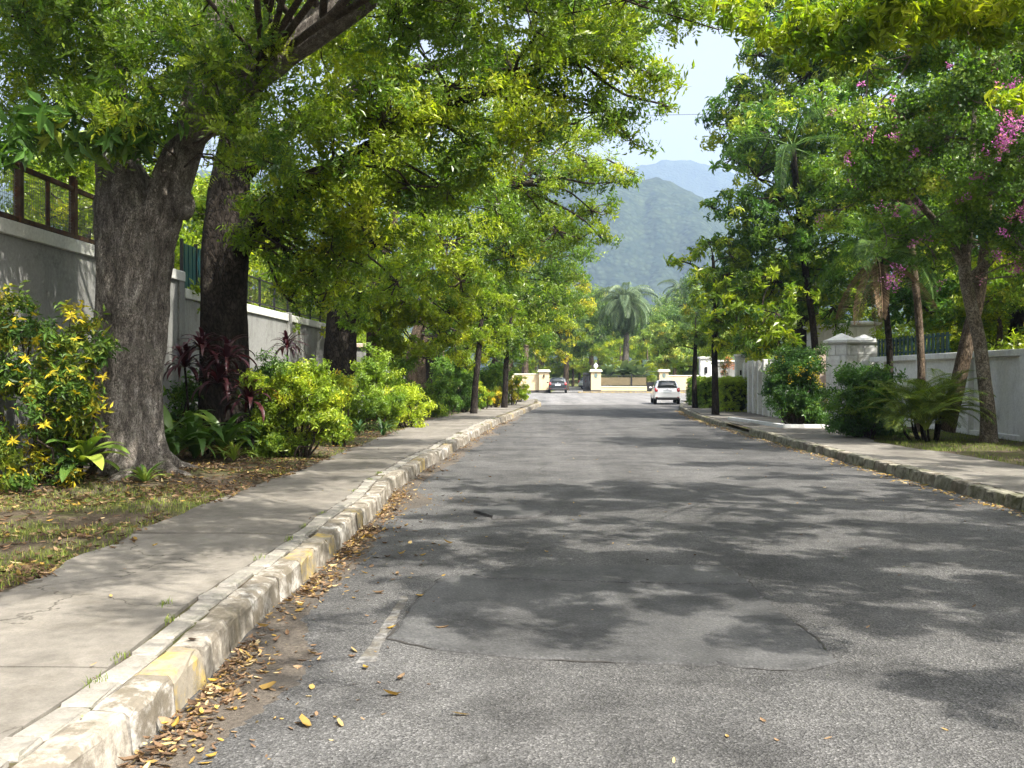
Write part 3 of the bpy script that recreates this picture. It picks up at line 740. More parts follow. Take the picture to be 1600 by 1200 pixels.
hill('hill', 'nearer forested hill with spurs above the palms', [(-1500, 330), (-600, 350)] + crest([(700, 262), (800, 264), (900, 268), (960, 273), (985, 276), (1005, 279), (1025, 281), (1045, 286), (1065, 295), (1090, 309), (1120, 328), (1180, 362)], 1700) + [(700, 190), (1600, 150)], 900, 1700, 2100, -900, 1100, 330, 200, 48, 4.3)
hill('mountain', 'pale far mountain ridge fading into the haze', [(-2500, 520)] + crest([(850, 330), (950, 283), (985, 268), (1010, 257), (1040, 255), (1075, 258), (1105, 261), (1150, 275), (1250, 300)], 3600) + [(2500, 600)], 2200, 3600, 4300, -1600, 2600, 240, 120, 90, 8.1)

# ------------------------------------------------------------------ left boundary wall and its fence
WX = -7.0
def wall_seg(name, label, x, y0, y1, z1, th, mat, capmat, cap=.17, face=1, pil=None, group=None, z0=0.0):
    e = tag(empty(name, (x, (y0 + y1) / 2, 0)), label, 'wall', group)
    L = y1 - y0; ny = max(2, int(L / .5)); nz = 10
    mb = MB(); mb.box((0, 0, (z0 + z1 - cap) / 2), (th, L, z1 - cap - z0), 0)
    mb.build('wall_face', mat, e)
    if cap: MB().box((0, 0, z1 - cap / 2), (th + .1, L + .004, cap), 0, .012).build('coping', capmat, e)
    for p in (pil or []):
        MB().box((-face * .0, p - (y0 + y1) / 2, (z0 + z1) / 2 + .02), (th + .13, .34, z1 - z0 + .06), 0, .015).build('pilaster', mat, e)
    return e
wa = wall_seg('boundary_wall', 'tall grey rendered wall with white coping behind the biggest trunk', WX - .12, -2, 19.7, 3.68, .24, M['wall_grey'], M['wall_cap'], .2)
MB().box((0, 19.55 - 8.85, 1.86), (.31, .3, 3.62), 0, .01).build('pilaster', M['wall_grey'], wa)
wall_seg('boundary_wall', 'lower stepped grey wall behind the second dark trunk', WX - .12, 19.72, 38, 3.36, .24, M['wall_grey'], M['wall_cap'], .2, pil=[28.2])
wp = tag(empty('gate_pillar', (WX, 39.0, 0)), 'weathered pillar with flat reddish cap ending the grey wall', 'pillar')
MB().box((0, 0, 1.36), (.8, .8, 2.72), 0, .02).build('shaft', M['wall_grey'], wp)
MB().box((0, 0, 2.80), (.98, .98, .16), 0, .02).build('cap', M['wall_pink'], wp)
wall_seg('boundary_wall', 'low pale wall glimpsed between the distant left trunks', WX - .12, 40.2, 63.5, 1.9, .22, M['wall_white'], M['wall_cap'], .14)

fe = tag(empty('fence', (WX - .1, 0, 3.68)), 'rusty brown steel fence with wire mesh on top of the grey wall', 'fence')
py = [4.6 + .815 * k for k in range(19)]
for k, yy in enumerate(py):
    th = .1 if k % 2 == 1 else .055
    MB().box((0, yy, .5 if k % 2 == 1 else .42), (th, th, 1.0 if k % 2 == 1 else .84), 0, .006).build('post', M['rust'], fe)
MB().box((0.004, 11.95, .075), (.06, 14.9, .07), 0, .006).build('rail', M['rust'], fe)
MB().box((0.004, 11.95, .80), (.06, 14.9, .07), 0, .006).build('rail', M['rust'], fe)
wm = MB()
for k in range(16): wm.box((0, .815 * k / 16 + .02, .36), (.004, .0045, .66))
for k in range(13): wm.box((.003, .4075, .05 + .052 * k), (.004, .80, .0045))
wmesh = wm.mesh('wire_mesh', M['wire'])
for k in range(len(py) - 1): place('wire_mesh', wmesh, fe, (-.012, py[k], .07))
ft = tag(empty('fence', (WX - .1, 19.9, 3.36)), 'teal sheet fence panels above the wall step between the two trunks', 'fence')
for k in range(3):
    pn = MB(); yy = .42 + k * .84
    for j in range(7): pn.box((.012 * (j % 2), yy - .36 + j * .12, .48), (.02, .121, .9))
    pn.build('sheet_panel', M['teal'], ft)
    MB().box((0, k * .84, .5), (.06, .05, 1.02)).build('post', M['black_iron'], ft)
fc = tag(empty('fence', (WX - .1, 22.6, 3.36)), 'thin dark rail fence on the lower grey wall', 'fence')
for k in range(11): MB().box((0, .1 + k * 1.45, .4), (.05, .05, .82)).build('post', M['black_iron'], fc)
for z in (.12, .74): MB().box((.004, 7.4, z), (.035, 15, .035)).build('rail', M['black_iron'], fc)
for k in range(10):
    b = MB()
    for j in range(11): b.box((0, .1 + k * 1.45 + .12 * (j + 1), .43), (.012, .012, .6))
    b.build('bars', M['black_iron'], fc)

# ------------------------------------------------------------------ right walls, pillars
wr = tag(empty('boundary_wall', (10.85, 22, 0)), 'white panelled wall with dark stains behind the flowering tree', 'wall')
MB().box((.06, 0, 1.06), (.16, 20, 2.0), 0).build('wall_face', M['wall_white'], wr)
MB().box((0.02, 0, 2.13), (.34, 20.02, .16), 0, .015).build('coping', M['wall_white'], wr)
for k, yy in enumerate((-9, -6, -3, .0, 3, 6, 9)): MB().box((-.02, yy, 1.03), (.26, .42, 2.06), 0, .012).build('pilaster', M['wall_white'], wr)
MB().box((-.01, 0, .2), (.24, 19.9, .16), 0, .01).build('plinth', M['wall_white'], wr)
tf = tag(empty('fence', (10.9, 29.15, 2.21)), 'dark teal slatted fence above the white wall', 'fence')
for k in range(18): MB().box((0, -2.63 + k * .31, .28), (.025, .16, .56)).build('slat', M['teal_dark'], tf)
for z in (.1, .48): MB().box((.03, 0, z), (.03, 5.5, .05)).build('rail', M['teal_dark'], tf)
sw = tag(empty('boundary_wall', (10.6, 33.1, 0)), 'short white wall sweeping down beside the gate pillars', 'wall')
n = 10; v = []
for i in range(n + 1):
    yy = -1.0 + 2.0 * i / n; z = 1.75 + .35 * (1 - i / n) ** 2
    for xx in (-.12, .12): v += [(xx, yy, 0), (xx, yy, z)]
q = []
for i in range(n):
    a = i * 4; q += [(a, a + 1, a + 5, a + 4), (a + 2, a + 6, a + 7, a + 3), (a + 1, a + 3, a + 7, a + 5)]
q += [(0, 2, 3, 1), (n * 4, n * 4 + 1, n * 4 + 3, n * 4 + 2)]
MB().add(v, q).build('wall_face', M['wall_white'], sw)

def hex_pillar(loc, r, h, label, sides=6, capk=1.22, rz=0, band=True, pyr=.22, rows=4, rowh=.36):
    e = tag(empty('gate_pillar', loc, rz), label, 'pillar', 'white gate pillars on the right')
    a0 = math.pi / sides
    def ngon(rr): return [(rr * math.cos(2 * math.pi * k / sides + a0), rr * math.sin(2 * math.pi * k / sides + a0)) for k in range(sides)]
    MB().poly_prism(ngon(r * .96), 0, h, ).build('shaft', M['wall_white'], e)
    k = 0; z = h - .02
    for row in range(rows):                           # stone courses showing through the paint near the top
        for s in range(sides):
            a = 2 * math.pi * (s + .5) / sides + a0; ap = r * math.cos(math.pi / sides); fw = 2 * r * math.sin(math.pi / sides)
            split = .5 + .16 * (1 if row % 2 else -1) + random.uniform(-.08, .08)
            for (u0, u1) in ((0, split), (split, 1)):
                w = fw * (u1 - u0) - .018; u = ((u0 + u1) / 2 - .5) * fw
                b = MB(); b.box((0, 0, 0), (.05, w, rowh - .018), 0, .008)
                b.build('stone', M['wall_white'], e, loc=(ap * .985 * math.cos(a) - u * math.sin(a), ap * .985 * math.sin(a) + u * math.cos(a), z - rowh / 2), rot=(0, 0, a + random.uniform(-.01, .01)))
        z -= rowh
    c = MB(); L = [(r * 1.05, h), (r * capk, h + .06), (r * capk, h + .14), (r * 1.0, h + .17), (.02, h + .17 + pyr)]
    vv = []; ff = []
    for (rr, zz) in L: vv += [(x, y, zz) for x, y in ngon(rr)]
    for m in range(len(L) - 1):
        for s in range(sides): ff.append((m * sides + s, m * sides + (s + 1) % sides, (m + 1) * sides + (s + 1) % sides, (m + 1) * sides + s))
    c.add(vv, ff).build('cap', M['wall_white'], e)
    return e
hex_pillar((10.6, 34.6, 0), .52, 2.7, 'white six-sided gate pillar with pointed cap, nearer the flowering bush')
hex_pillar((11.55, 35.2, 0), .54, 2.72, 'white gate pillar with pyramid cap, nearest the teal fence', 4, 1.2, math.pi / 4 * 0, pyr=.18)
hex_pillar((11.7, 40.5, 0), .76, 3.5, 'tall square white pillar with moulded cap, left of the gatehouse pair', 4, 1.25, 0, pyr=.06, rows=3, rowh=.42)
hex_pillar((13.05, 40.8, 0), .86, 3.62, 'tall square white pillar with broad moulded cap, right of the gatehouse pair', 4, 1.28, 0, pyr=.06, rows=3, rowh=.42)
pw = wall_seg('boundary_wall', 'pale pink wall with moulded coping behind the yellow-flowered shrub', 10.35, 36.0, 41.5, 2.6, .24, M['wall_pink'], M['wall_pink'], .16)
ww = tag(empty('boundary_wall', (8.62, 37.2, 0)), 'white ribbed wall between the clipped hedge and the flowering shrub', 'wall')
MB().box((.1, -.1, 1.05), (.18, 7.6, 2.1)).build('wall_face', M['wall_white'], ww)
for k in range(9):
    h = 2.2 + .05 * math.sin(k * 2.2); MB().box((-.02, -3.6 + k * .86, h / 2), (.3, .2, h), 0, .012).build('pilaster', M['wall_white'], ww)
ep = tag(empty('gate_pillar', (8.5, 41.4, 0)), 'slim white square pillar beside the clipped hedge', 'pillar')
MB().box((0, 0, 1.2), (.36, .36, 2.4), 0, .012).build('shaft', M['wall_white'], ep); MB().box((0, 0, 2.46), (.44, .44, .1), 0, .012).build('cap', M['wall_white'], ep)
MB().box((0, -.184, 1.75), (.07, .02, .2), 0, .004).build('slot', M['black_iron'], ep)
dp = tag(empty('gate_pillar', (10.75, 62.6, 0)), 'distant white pillar with dark lamp seen above the hedges', 'pillar')
MB().box((0, 0, 1.35), (.8, .6, 2.7), 0, .015).build('shaft', M['wall_white'], dp); MB().box((0, 0, 2.76), (.95, .75, .12), 0, .015).build('cap', M['wall_white'], dp); MB().box((-.05, -.34, 2.0), (.16, .1, .4), 0, .02).build('wall_lamp', M['black_iron'], dp)
dq = tag(empty('garden_wall', (13.0, 62.9, 0)), 'grey wall end right of the distant white pillar', 'wall')
MB().box((0, 0, 1.25), (3.4, .3, 2.5), 0, .01).build('wall_face', M['wall_grey'], dq); MB().box((0, 0, 2.56), (3.5, .42, .12), 0, .01).build('coping', M['wall_cap'], dq)
ap = MB(); ap.poly_prism([(6.95, 28.0), (8.55, 28.0), (8.55, 28.16), (7.0, 28.16)], .1, .25).poly_prism([(6.42, 33.2), (6.95, 28.0), (7.09, 28.1), (6.58, 33.3)], .1, .25)
tag(ap.build('planting_edge', M['wall_white']), 'low white painted edging round the flowering shrub bed', 'edging')

# ------------------------------------------------------------------ far cream walls and gates
FY = 99.0
def fx(px, Y=FY): return (px - VX) / FPX * Y
def cream_wall(label, x0, x1, h):
    e = tag(empty('garden_wall', ((x0 + x1) / 2, FY, 0)), label, 'wall')
    MB().box((0, 0, (h + .22) / 2), (x1 - x0, .26, h - .22)).build('wall_face', M['cream'], e)
    MB().box((0, 0, .11), (x1 - x0, .3, .22)).build('plinth', M['wall_foot'], e)
    MB().box((0, 0, h + .04), (x1 - x0, .36, .1), 0, .02).build('coping', M['cream_cap'], e)
    return e
def cream_pillar(label, x, w, h, emblem, finial=False):
    e = tag(empty('gate_pillar', (x, FY - .1, 0)), label, 'pillar')
    MB().box((0, 0, (h + .24) / 2), (w, w * .8, h - .24), 0, .015).build('shaft', M['cream'], e)
    MB().box((0, 0, .12), (w + .04, w * .8 + .04, .24)).build('plinth', M['wall_foot'], e)
    c = MB(); c.box((0, 0, h + .05), (w + .3, w * .8 + .3, .1), 0, .02); c.box((0, 0, h + .17), (w + .14, w * .8 + .14, .14), 0, .03, taper=.8); c.build('cap', M['cream_cap'], e)
    if emblem == 'lamp':
        b = MB(); b.box((0, -w * .4 - .05, 1.62), (.12, .1, .32), 0, .02).box((.0, -w * .4 - .11, 1.72), (.2, .08, .05), 0, .01); b.build('wall_lamp', M['black_iron'], e)
    if emblem == 'plaque':
        b = MB(); b.lathe([(.001, 0), (.2, 0), (.2, .03), (.001, .03)], (0, 0, 0), 14); o = b.build('plaque', M['plaque'], e, loc=(0, -w * .4 - .002, 1.68)); o.rotation_euler = (R(90), 0, 0); o.scale = (.85, 1.2, 1)
    if finial:
        b = MB(); b.lathe([(.001, 0), (.1, 0), (.07, .08), (.08, .14), (.2, .22), (.24, .34), (.18, .46), (.06, .54), (.05, .6), (.001, .64)], (0, 0, h + .24), 14); b.build('finial', M['white_ball'], e, True)
    return e
M['plaque'] = plain('grey_green_plaque', (.12, .17, .16), .4); M['white_ball'] = plain('white_finial', (.7, .68, .66), .4)
cream_wall('plain cream wall left of the open gateway', -26, fx(842), 1.78)
cream_pillar('cream pillar with small black lamp left of the black car', fx(850), 1.02, 2.02, 'lamp')
cream_pillar('cream pillar with ball finial and oval plaque right of the open gateway', fx(930.5), .98, 2.05, 'plaque', True)
lw = tag(empty('garden_wall', ((fx(938.5) + fx(1010)) / 2, FY, 0)), 'low cream wall topped by a black screened railing', 'wall')
Lw = fx(1010) - fx(938.5)
MB().box((0, 0, .36), (Lw, .26, .36)).build('wall_face', M['cream'], lw); MB().box((0, 0, .09), (Lw, .3, .18)).build('plinth', M['wall_foot'], lw); MB().box((0, 0, .57), (Lw, .34, .07), 0, .01).build('coping', M['cream_cap'], lw)
rl = tag(empty('railing', ((fx(938.5) + fx(1010)) / 2, FY, .6)), 'black iron railing with gold-brown screen on the low cream wall', 'railing')
for z in (.07, 1.08): MB().box((0, 0, z), (Lw - .02, .06, .05)).build('rail', M['black_iron'], rl)
MB().box((Lw * .17, 0, .62), (.1, .1, 1.24)).build('post', M['black_iron'], rl)
for k in range(46):
    x = -Lw / 2 + .05 + k * (Lw - .1) / 45
    if abs(x - Lw * .17) > .06: MB().box((x, -.01, .6), (.022, .022, 1.05)).build('bar', M['black_iron'], rl)
MB().box((0, .06, .5), (Lw - .06, .02, .78)).build('screen', M['gate_mesh'], rl)
def leafgate(label, x, w, h, rz):
    e = tag(empty('gate_leaf', (x, FY + .1, .04), rz), label, 'gate')
    for k in range(max(4, int(w / .12))):
        n_ = max(4, int(w / .12)); MB().box((-w / 2 + (k + .5) * w / n_, 0, h / 2 + .03 * math.sin(math.pi * (k + .5) / n_)), (w / n_ - .012, .03, h), 0).build('panel', M['black_iron'], e)
    for z in (.25, h - .2): MB().box((0, -.04, z), (w, .04, .08)).build('rail', M['black_iron'], e)
    return e
leafgate('dark gate leaf folded open beside the ball-topped pillar', fx(917), .78, 1.92, 0)
leafgate('dark low gate leaf between the railing and the right cream pillar', fx(1020), 1.2, .95, 0)
cream_pillar('cream pillar with oval plaque right of the railing', fx(1036), .9, 2.05, 'plaque')
cream_wall('plain cream wall behind the white car and street tree', fx(1042.5), 60, 1.62)
fk = MB(); fk.box((fx(985), 97.6, .03), (Lw + 6, .5, .16), 0, .03); tag(fk.build('kerb_far', M['k_yellow']), 'pale kerb along the foot of the far cream wall', kind='structure')
ln = MB(); ln.add(*strip(99.2, 190, 30, lambda y: y * 0 - 60, lambda y: y * 0 + 90, 30, lambda x, y: .0 + .035 * np.maximum(0, y - 112) * np.clip((x + 8) / 6 * 0 + 1, 0, 1) * (1 + .2 * np.sin(x * .1)) - .01))
tag(ln.build('lawn', M['lawn'], smooth=True), 'sunny lawn rising behind the far gates', kind='structure')
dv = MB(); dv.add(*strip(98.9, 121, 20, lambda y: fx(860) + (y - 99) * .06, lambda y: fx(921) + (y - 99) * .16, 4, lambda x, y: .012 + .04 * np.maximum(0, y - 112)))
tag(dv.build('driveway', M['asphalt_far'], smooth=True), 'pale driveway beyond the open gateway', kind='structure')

# ------------------------------------------------------------------ cars
def car_paint(name, col, rough=.25, metal=0.0):
    m = NT(name); m.fin(col, rough, None, metal, .5); m.b.inputs['Coat Weight'].default_value = .6; m.b.inputs['Coat Roughness'].default_value = .08; return m.m
M['paint_white'] = car_paint('white_car_paint', (.72, .72, .72)); M['paint_black'] = car_paint('black_car_paint', (.018, .021, .025), .22); M['paint_silver'] = car_paint('silver_car_paint', (.45, .46, .47), .3, .4)
M['glass'] = car_paint('dark_car_glass', (.02, .026, .028), .05); M['tail'] = car_paint('red_tail_lamp', (.35, .012, .014), .2); M['clear_lamp'] = car_paint('clear_lamp', (.6, .58, .55), .15)
M['tyre'] = plain('tyre_rubber', (.018, .018, .018), .85); M['rim'] = plain('alloy_rim', (.4, .4, .42), .35, .8); M['plate'] = plain('number_plate', (.6, .62, .64), .5); M['trim'] = plain('black_trim', (.02, .02, .02), .6)
M['chrome'] = plain('chrome', (.6, .6, .62), .15, 1.0); M['seat_cloth'] = plain('seat_cloth', (.12, .11, .1), .9)
def hatchback(label, loc, rz, paint, scale=1.0, W_=1.7, H_=1.5, L_=3.8):
    e = tag(empty('hatchback_car', loc, rz), label, 'car'); e.scale = (scale,) * 3
    hw = W_ / 2; st = [  # y from rear, sill z, shoulder z, roof z, half width low, half width shoulder, half width roof
        (.00, .42, .72, .74, .90, .90, .86), (.04, .30, .80, .84, .96, .95, .90), (.12, .27, .92, .97, .985, .97, .84), (.24, .25, .95, 1.20, 1, .985, .76),
        (.38, .24, .95, 1.43, 1, 1, .70), (.60, .24, .95, 1.485, 1, 1, .69), (1.10, .23, .94, 1.50, 1, 1, .70), (1.75, .23, .93, 1.49, 1, 1, .70), (2.15, .23, .92, 1.42, 1, 1, .69),
        (2.55, .23, .92, 1.18, 1, .99, .72), (2.85, .23, .91, .97, 1, .98, .78), (3.25, .25, .84, .90, .99, .95, .72), (3.6, .28, .72, .78, .94, .88, .6), (3.78, .34, .6, .62, .8, .74, .5)]
    v = []
    for (y, zs, zh, zr, a, b, c) in st:
        y *= L_ / 3.8; k = H_ / 1.5
        half = [(hw * a * .9, zs * k), (hw * a, (zs + .1) * k), (hw * a, (zs * .45 + zh * .55) * k), (hw * b * .985, zh * k), (hw * (b * .2 + c * .8) + .02, (zh + (zr - zh) * .82) * k), (hw * c * .9, (zr - .012) * k), (hw * c * .45, zr * k + .006)]
        ring = [(x, y, z) for x, z in half] + [(-x, y, z) for x, z in half[::-1]]
        v += ring
    n = 14; q = []
    for i in range(len(st) - 1):
        for j in range(n):
            k = (j + 1) % n; q.append((i * n + j, (i + 1) * n + j, (i + 1) * n + k, i * n + k))
    mb = MB(); mb.add(v, q)
    for i, flip in ((0, 0), (len(st) - 1, 1)):
        for j in range(n // 2 - 1):
            t = (i * n + j, i * n + j + 1, i * n + n - 2 - j, i * n + n - 1 - j); mb.q.append(np.array([t if not flip else t[::-1]], np.int32)); mb.qm.append(np.zeros(1, np.int32))
    body = mb.build('body', paint, e, True)
    mod = body.modifiers.new('sub', 'SUBSURF'); mod.levels = 1; mod.render_levels = 2
    sy = L_ / 3.8; k = H_ / 1.5
    def panel(name, pts, mat, off, par=e, nx=6):      # quad panel pts: 4 corners, pushed off the body, slightly bowed
        p = np.array(pts, float); nr = np.cross(p[1] - p[0], p[3] - p[0]); nr /= np.linalg.norm(nr)
        vv = []; 
        for b in range(3):
            for a in range(nx):
                u = a / (nx - 1); w = b / 2; pt = (p[0] * (1 - u) + p[1] * u) * (1 - w) + (p[3] * (1 - u) + p[2] * u) * w
                vv.append(pt + nr * (off + .02 * math.sin(math.pi * u)))
        top = np.array(vv); bot = top - nr * .05; f = []; N = len(top)
        for b in range(2):
            for a in range(nx - 1):
                i = b * nx + a; f.append((i, i + 1, i + nx + 1, i + nx))
        per = list(range(nx)) + [nx * 2 - 1] + list(range(3 * nx - 1, 2 * nx - 1, -1)) + [nx]
        f += [(per[t], N + per[t], N + per[(t + 1) % len(per)], per[(t + 1) % len(per)]) for t in range(len(per))]
        return MB().add(np.vstack([top, bot]), f).build(name, mat, par, True)
    panel('rear_window', [(-.60, .115, 1.02 * k), (.60, .115, 1.02 * k), (.50, .345, 1.40 * k), (-.50, .345, 1.40 * k)], M['glass'], .03)
    panel('windscreen', [(.60, 2.86 * sy, 1.0 * k), (-.60, 2.86 * sy, 1.0 * k), (-.5, 2.17 * sy, 1.4 * k), (.5, 2.17 * sy, 1.4 * k)], M['glass'], .03)
    for s in (-1, 1):
        for (a, b) in ((.5, 1.22), (1.3, 2.1)):
            pts = [(s * hw * .955, a * sy, .98 * k), (s * hw * .955, b * sy, .98 * k), (s * hw * .765, (b if b < 2 else 2.0) * sy, 1.38 * k), (s * hw * .765, a * sy, 1.38 * k)]
            panel('side_window', pts if s > 0 else pts[::-1], M['glass'], .012)
        t = MB(); t.box((0, 0, 0), (.19, .16, .27), 0, .05); o = t.build('tail_light', M['tail'], e, True, loc=(s * hw * .83, .075, .88 * k)); o.rotation_euler = (-.35, 0, 0)
        t = MB(); t.box((0, 0, 0), (.17, .1, .12), 0, .04); t.build('wing_mirror', paint, e, True, loc=(s * (hw + .09), 2.2 * sy, 1.0 * k))
        t = MB(); t.box((0, 0, 0), (.28, .16, .14), 0, .05); t.build('headlight', M['clear_lamp'], e, True, loc=(s * hw * .74, 3.62 * sy, .66 * k))
        t = MB(); t.box((0, 0, 0), (.1, .03, .035), 0, .01); t.build('reflector', M['tail'], e, loc=(s * hw * .8, -.005, .44 * k))
        for yw in (.66 * sy, 3.02 * sy):
            w = empty('wheel', (s * (hw - .1), yw, .3), 0, e)
            MB().lathe([(.19, -.1), (.27, -.1), (.3, -.07), (.3, .07), (.27, .1), (.19, .1)], (0, 0, 0), 24, axis='x').build('tyre', M['tyre'], w, True)
            rm = MB(); rm.lathe([(.001, .07), (.06, .08), (.07, .06), (.17, .05), (.19, .09), (.195, -.09)], (0, 0, 0), 20, axis='x')
            o = rm.build('rim', M['rim'], w, True); o.scale = (s, 1, 1)
    panel('bumper_trim', [(-.72, .0, .28), (.72, .0, .28), (.74, .0, .42), (-.74, .0, .42)], M['trim'], -.005)
    t = MB(); t.box((0, 0, 0), (.5, .03, .15), 0, .006); t.build('number_plate', M['plate'], e, loc=(0, .0, .78 * k), rot=(-.12, 0, 0))
    t = MB(); t.box((0, 0, 0), (.56, .03, .03), 0, .006); t.build('plate_trim', M['chrome'] , e, loc=(0, .005, .875 * k))
    t = MB(); t.lathe([(.001, 0), (.05, 0), (.05, .015), (.001, .02)], (0, 0, 0), 12); o = t.build('emblem', M['chrome'], e, loc=(0, .06, .95 * k)); o.rotation_euler = (R(75), 0, 0)
    t = MB(); t.box((0, 0, 0), (1.06, .16, .03), 0, .012); t.build('roof_spoiler', paint, e, True, loc=(0, .40, 1.455 * k))
    return e
hatchback('small white hatchback parked beyond the right kerb, seen from behind', (7.62, 57.2, .0), R(-3), M['paint_white'], .93, 1.62)
hatchback('black hatchback driving in through the cream gateway', (fx(871.5, 95), 95, -.01), R(-1), M['paint_black'], 1.02, 1.74)
hatchback('silver car parked inside beyond the open gate', (fx(909, 114), 114.5, .12), R(-62), M['paint_silver'], 1.0)

def shade_boughs(rows, x1, seed):                        # mostly unseen leafy boughs over the road, shaped to cast bands of shade
    r = np.random.default_rng(seed); out = []
    for (yy, x0) in rows:
        yy -= .2; x0 -= 1.1
        x = x0 + r.uniform(0, .8); z = r.uniform(5.3, 6.9)
        while x < x1:
            if r.random() < .9: out.append((x, yy + r.normal(0, .2), z + .06 * (x - x0) + r.normal(0, .25), r.uniform(.42, .72)))
            x += r.uniform(.55, 1.0)
    return out
def shade_clumps(n, xr, yr, zr, rr_, seed, keep):  # mostly unseen leaf clumps, added for the shade they cast below
    r = np.random.default_rng(seed); out = []
    while len(out) < n:
        x, y_ = r.uniform(*xr), r.uniform(*yr)
        if keep(x, y_): out.append((x, y_, r.uniform(*zr) + .04 * y_ * 0, r.uniform(*rr_)))
    return out
# ------------------------------------------------------------------ left row of trees
TA = P(192, 775, 13.7); TA[2] = .1
A = lambda x, y, Y=13.7: P(x, y, Y)
treeA = tree('shade_tree', 'huge forked tree with fissured grey bark and a limb over the road', 'tree', TA,
    [A(178, 790), A(180, 700), A(187, 600), A(196, 500), A(203, 400), A(192, 310), A(178, 240), A(172, 150, 14), A(172, 40, 14.2), A(160, -90, 14.4), A(130, -260, 14.8)],
    [.60, .52, .46, .455, .50, .44, .26, .19, .18, .15, .1],
    W([(60, 90, 14.5, 1.3), (20, 200, 14, .8), (150, 200, 12.6, .55), (210, 195, 12.4, .5), (330, 110, 12.3, .75), (365, 190, 12.5, .6), (400, 110, 12.6, .8), (260, 50, 12.6, .9), (120, 20, 12.8, 1.0), (20, 20, 13, 1.2), (90, 150, 13.2, .7), (410, 250, 13, .5), (350, 190, 15.4, .6), (330, 255, 15.8, .42), (405, 250, 15.6, .55), (300, 30, 14.5, .8), (440, 190, 14.5, .7), (180, 110, 13.2, .6), (240, 140, 12.6, .5),
       (500, 50, 14, 1.0), (620, 20, 13, 1.0), (720, 10, 12.5, .9), (820, 0, 12.5, .9), (900, -10, 12.5, .8), (980, 0, 12.5, .65), (1050, 10, 12.5, .5), (1095, 15, 12.4, .35), (1120, 50, 12.4, .22)])
    + shade_clumps(46, (-9.5, 2.6), (4.5, 17.5), (7.4, 10.5), (.6, 1.15), 501, lambda x, y: not (x > -2 and y < 5.5)) + shade_boughs([(3.6, .2), (4.3, .2), (5.0, -.2), (5.8, 0), (6.6, -.4), (7.4, -.3)], 2.0, 503),
    M['leaf_a'], 'bark_a', .155, 'pinnate', 1.45, (.48, .17), .8, 1, 128, 190, .085, .075, .45, bs=.45, twig_r=.01,
    limbs=[([A(215, 420), A(240, 340), A(270, 270), A(298, 190), A(318, 120), A(345, 20), A(365, -100, 14), A(380, -260, 14)], [.3, .33, .25, .225, .2, .17, .13, .07]),
           ([A(290, 215, 13.6), A(340, 158, 13.3), A(400, 110, 13), A(460, 65, 12.9), A(560, 0, 12.8), A(680, -90, 12.8), A(820, -170, 12.8)], [.2, .25, .245, .235, .21, .16, .08])])
make_crown(treeA, [(*(P(a_, b_, c_) - TA), d_) for a_, b_, c_, d_ in ((165, 215, 12.7, .38), (205, 205, 12.5, .4), (235, 190, 12.7, .35), (190, 165, 12.8, .4), (135, 225, 12.9, .3), (15, 235, 12.2, .4), (60, 190, 12.5, .4))], M['leaf_dark'], .36, 'droop', 1.3, (.5, .15), .8, 66, name='broad_leaf_sprays')
def roots(tree_, base, n, r0, ln, seed, mat, zf):
    r = np.random.default_rng(seed)
    for k in range(n):
        a = 6.283 * k / n + r.normal(0, .2); L = ln * r.uniform(.7, 1.25); bend = r.normal(0, .35); pts = []; rad = []
        for t in np.linspace(0, 1, 9):
            aa = a + bend * t; d = .25 + L * t; x, y_ = math.cos(aa) * d, math.sin(aa) * d; g = float(zf(base[0] + x, base[1] + y_)) - base[2]
            pts.append((x, y_, g + .34 * (1 - t) ** 3 * r0 / .16 - .05 * t)); rad.append(r0 * (1 - .8 * t) * r.uniform(.88, 1.12))
        MB().tube(pts, rad, 9).build('root', M[mat], tree_, True)
roots(treeA, TA, 8, .17, .75, 5, 'bark_a', vz_l)
kn = MB(); kn.lathe([(.001, .035), (.05, .02), (.075, .045), (.12, .055), (.165, .04), (.19, 0.0), (.2, -.08), (.001, -.09)], (0, 0, 0), 22)
o = kn.build('knot', M['bark_a'], treeA, True); kp = A(303, 325) - TA; o.location = (kp[0] - .06, kp[1] - .27, kp[2] + .02); o.rotation_euler = (R(86), 0, R(24)); o.scale = (.72, 1.05, .8)

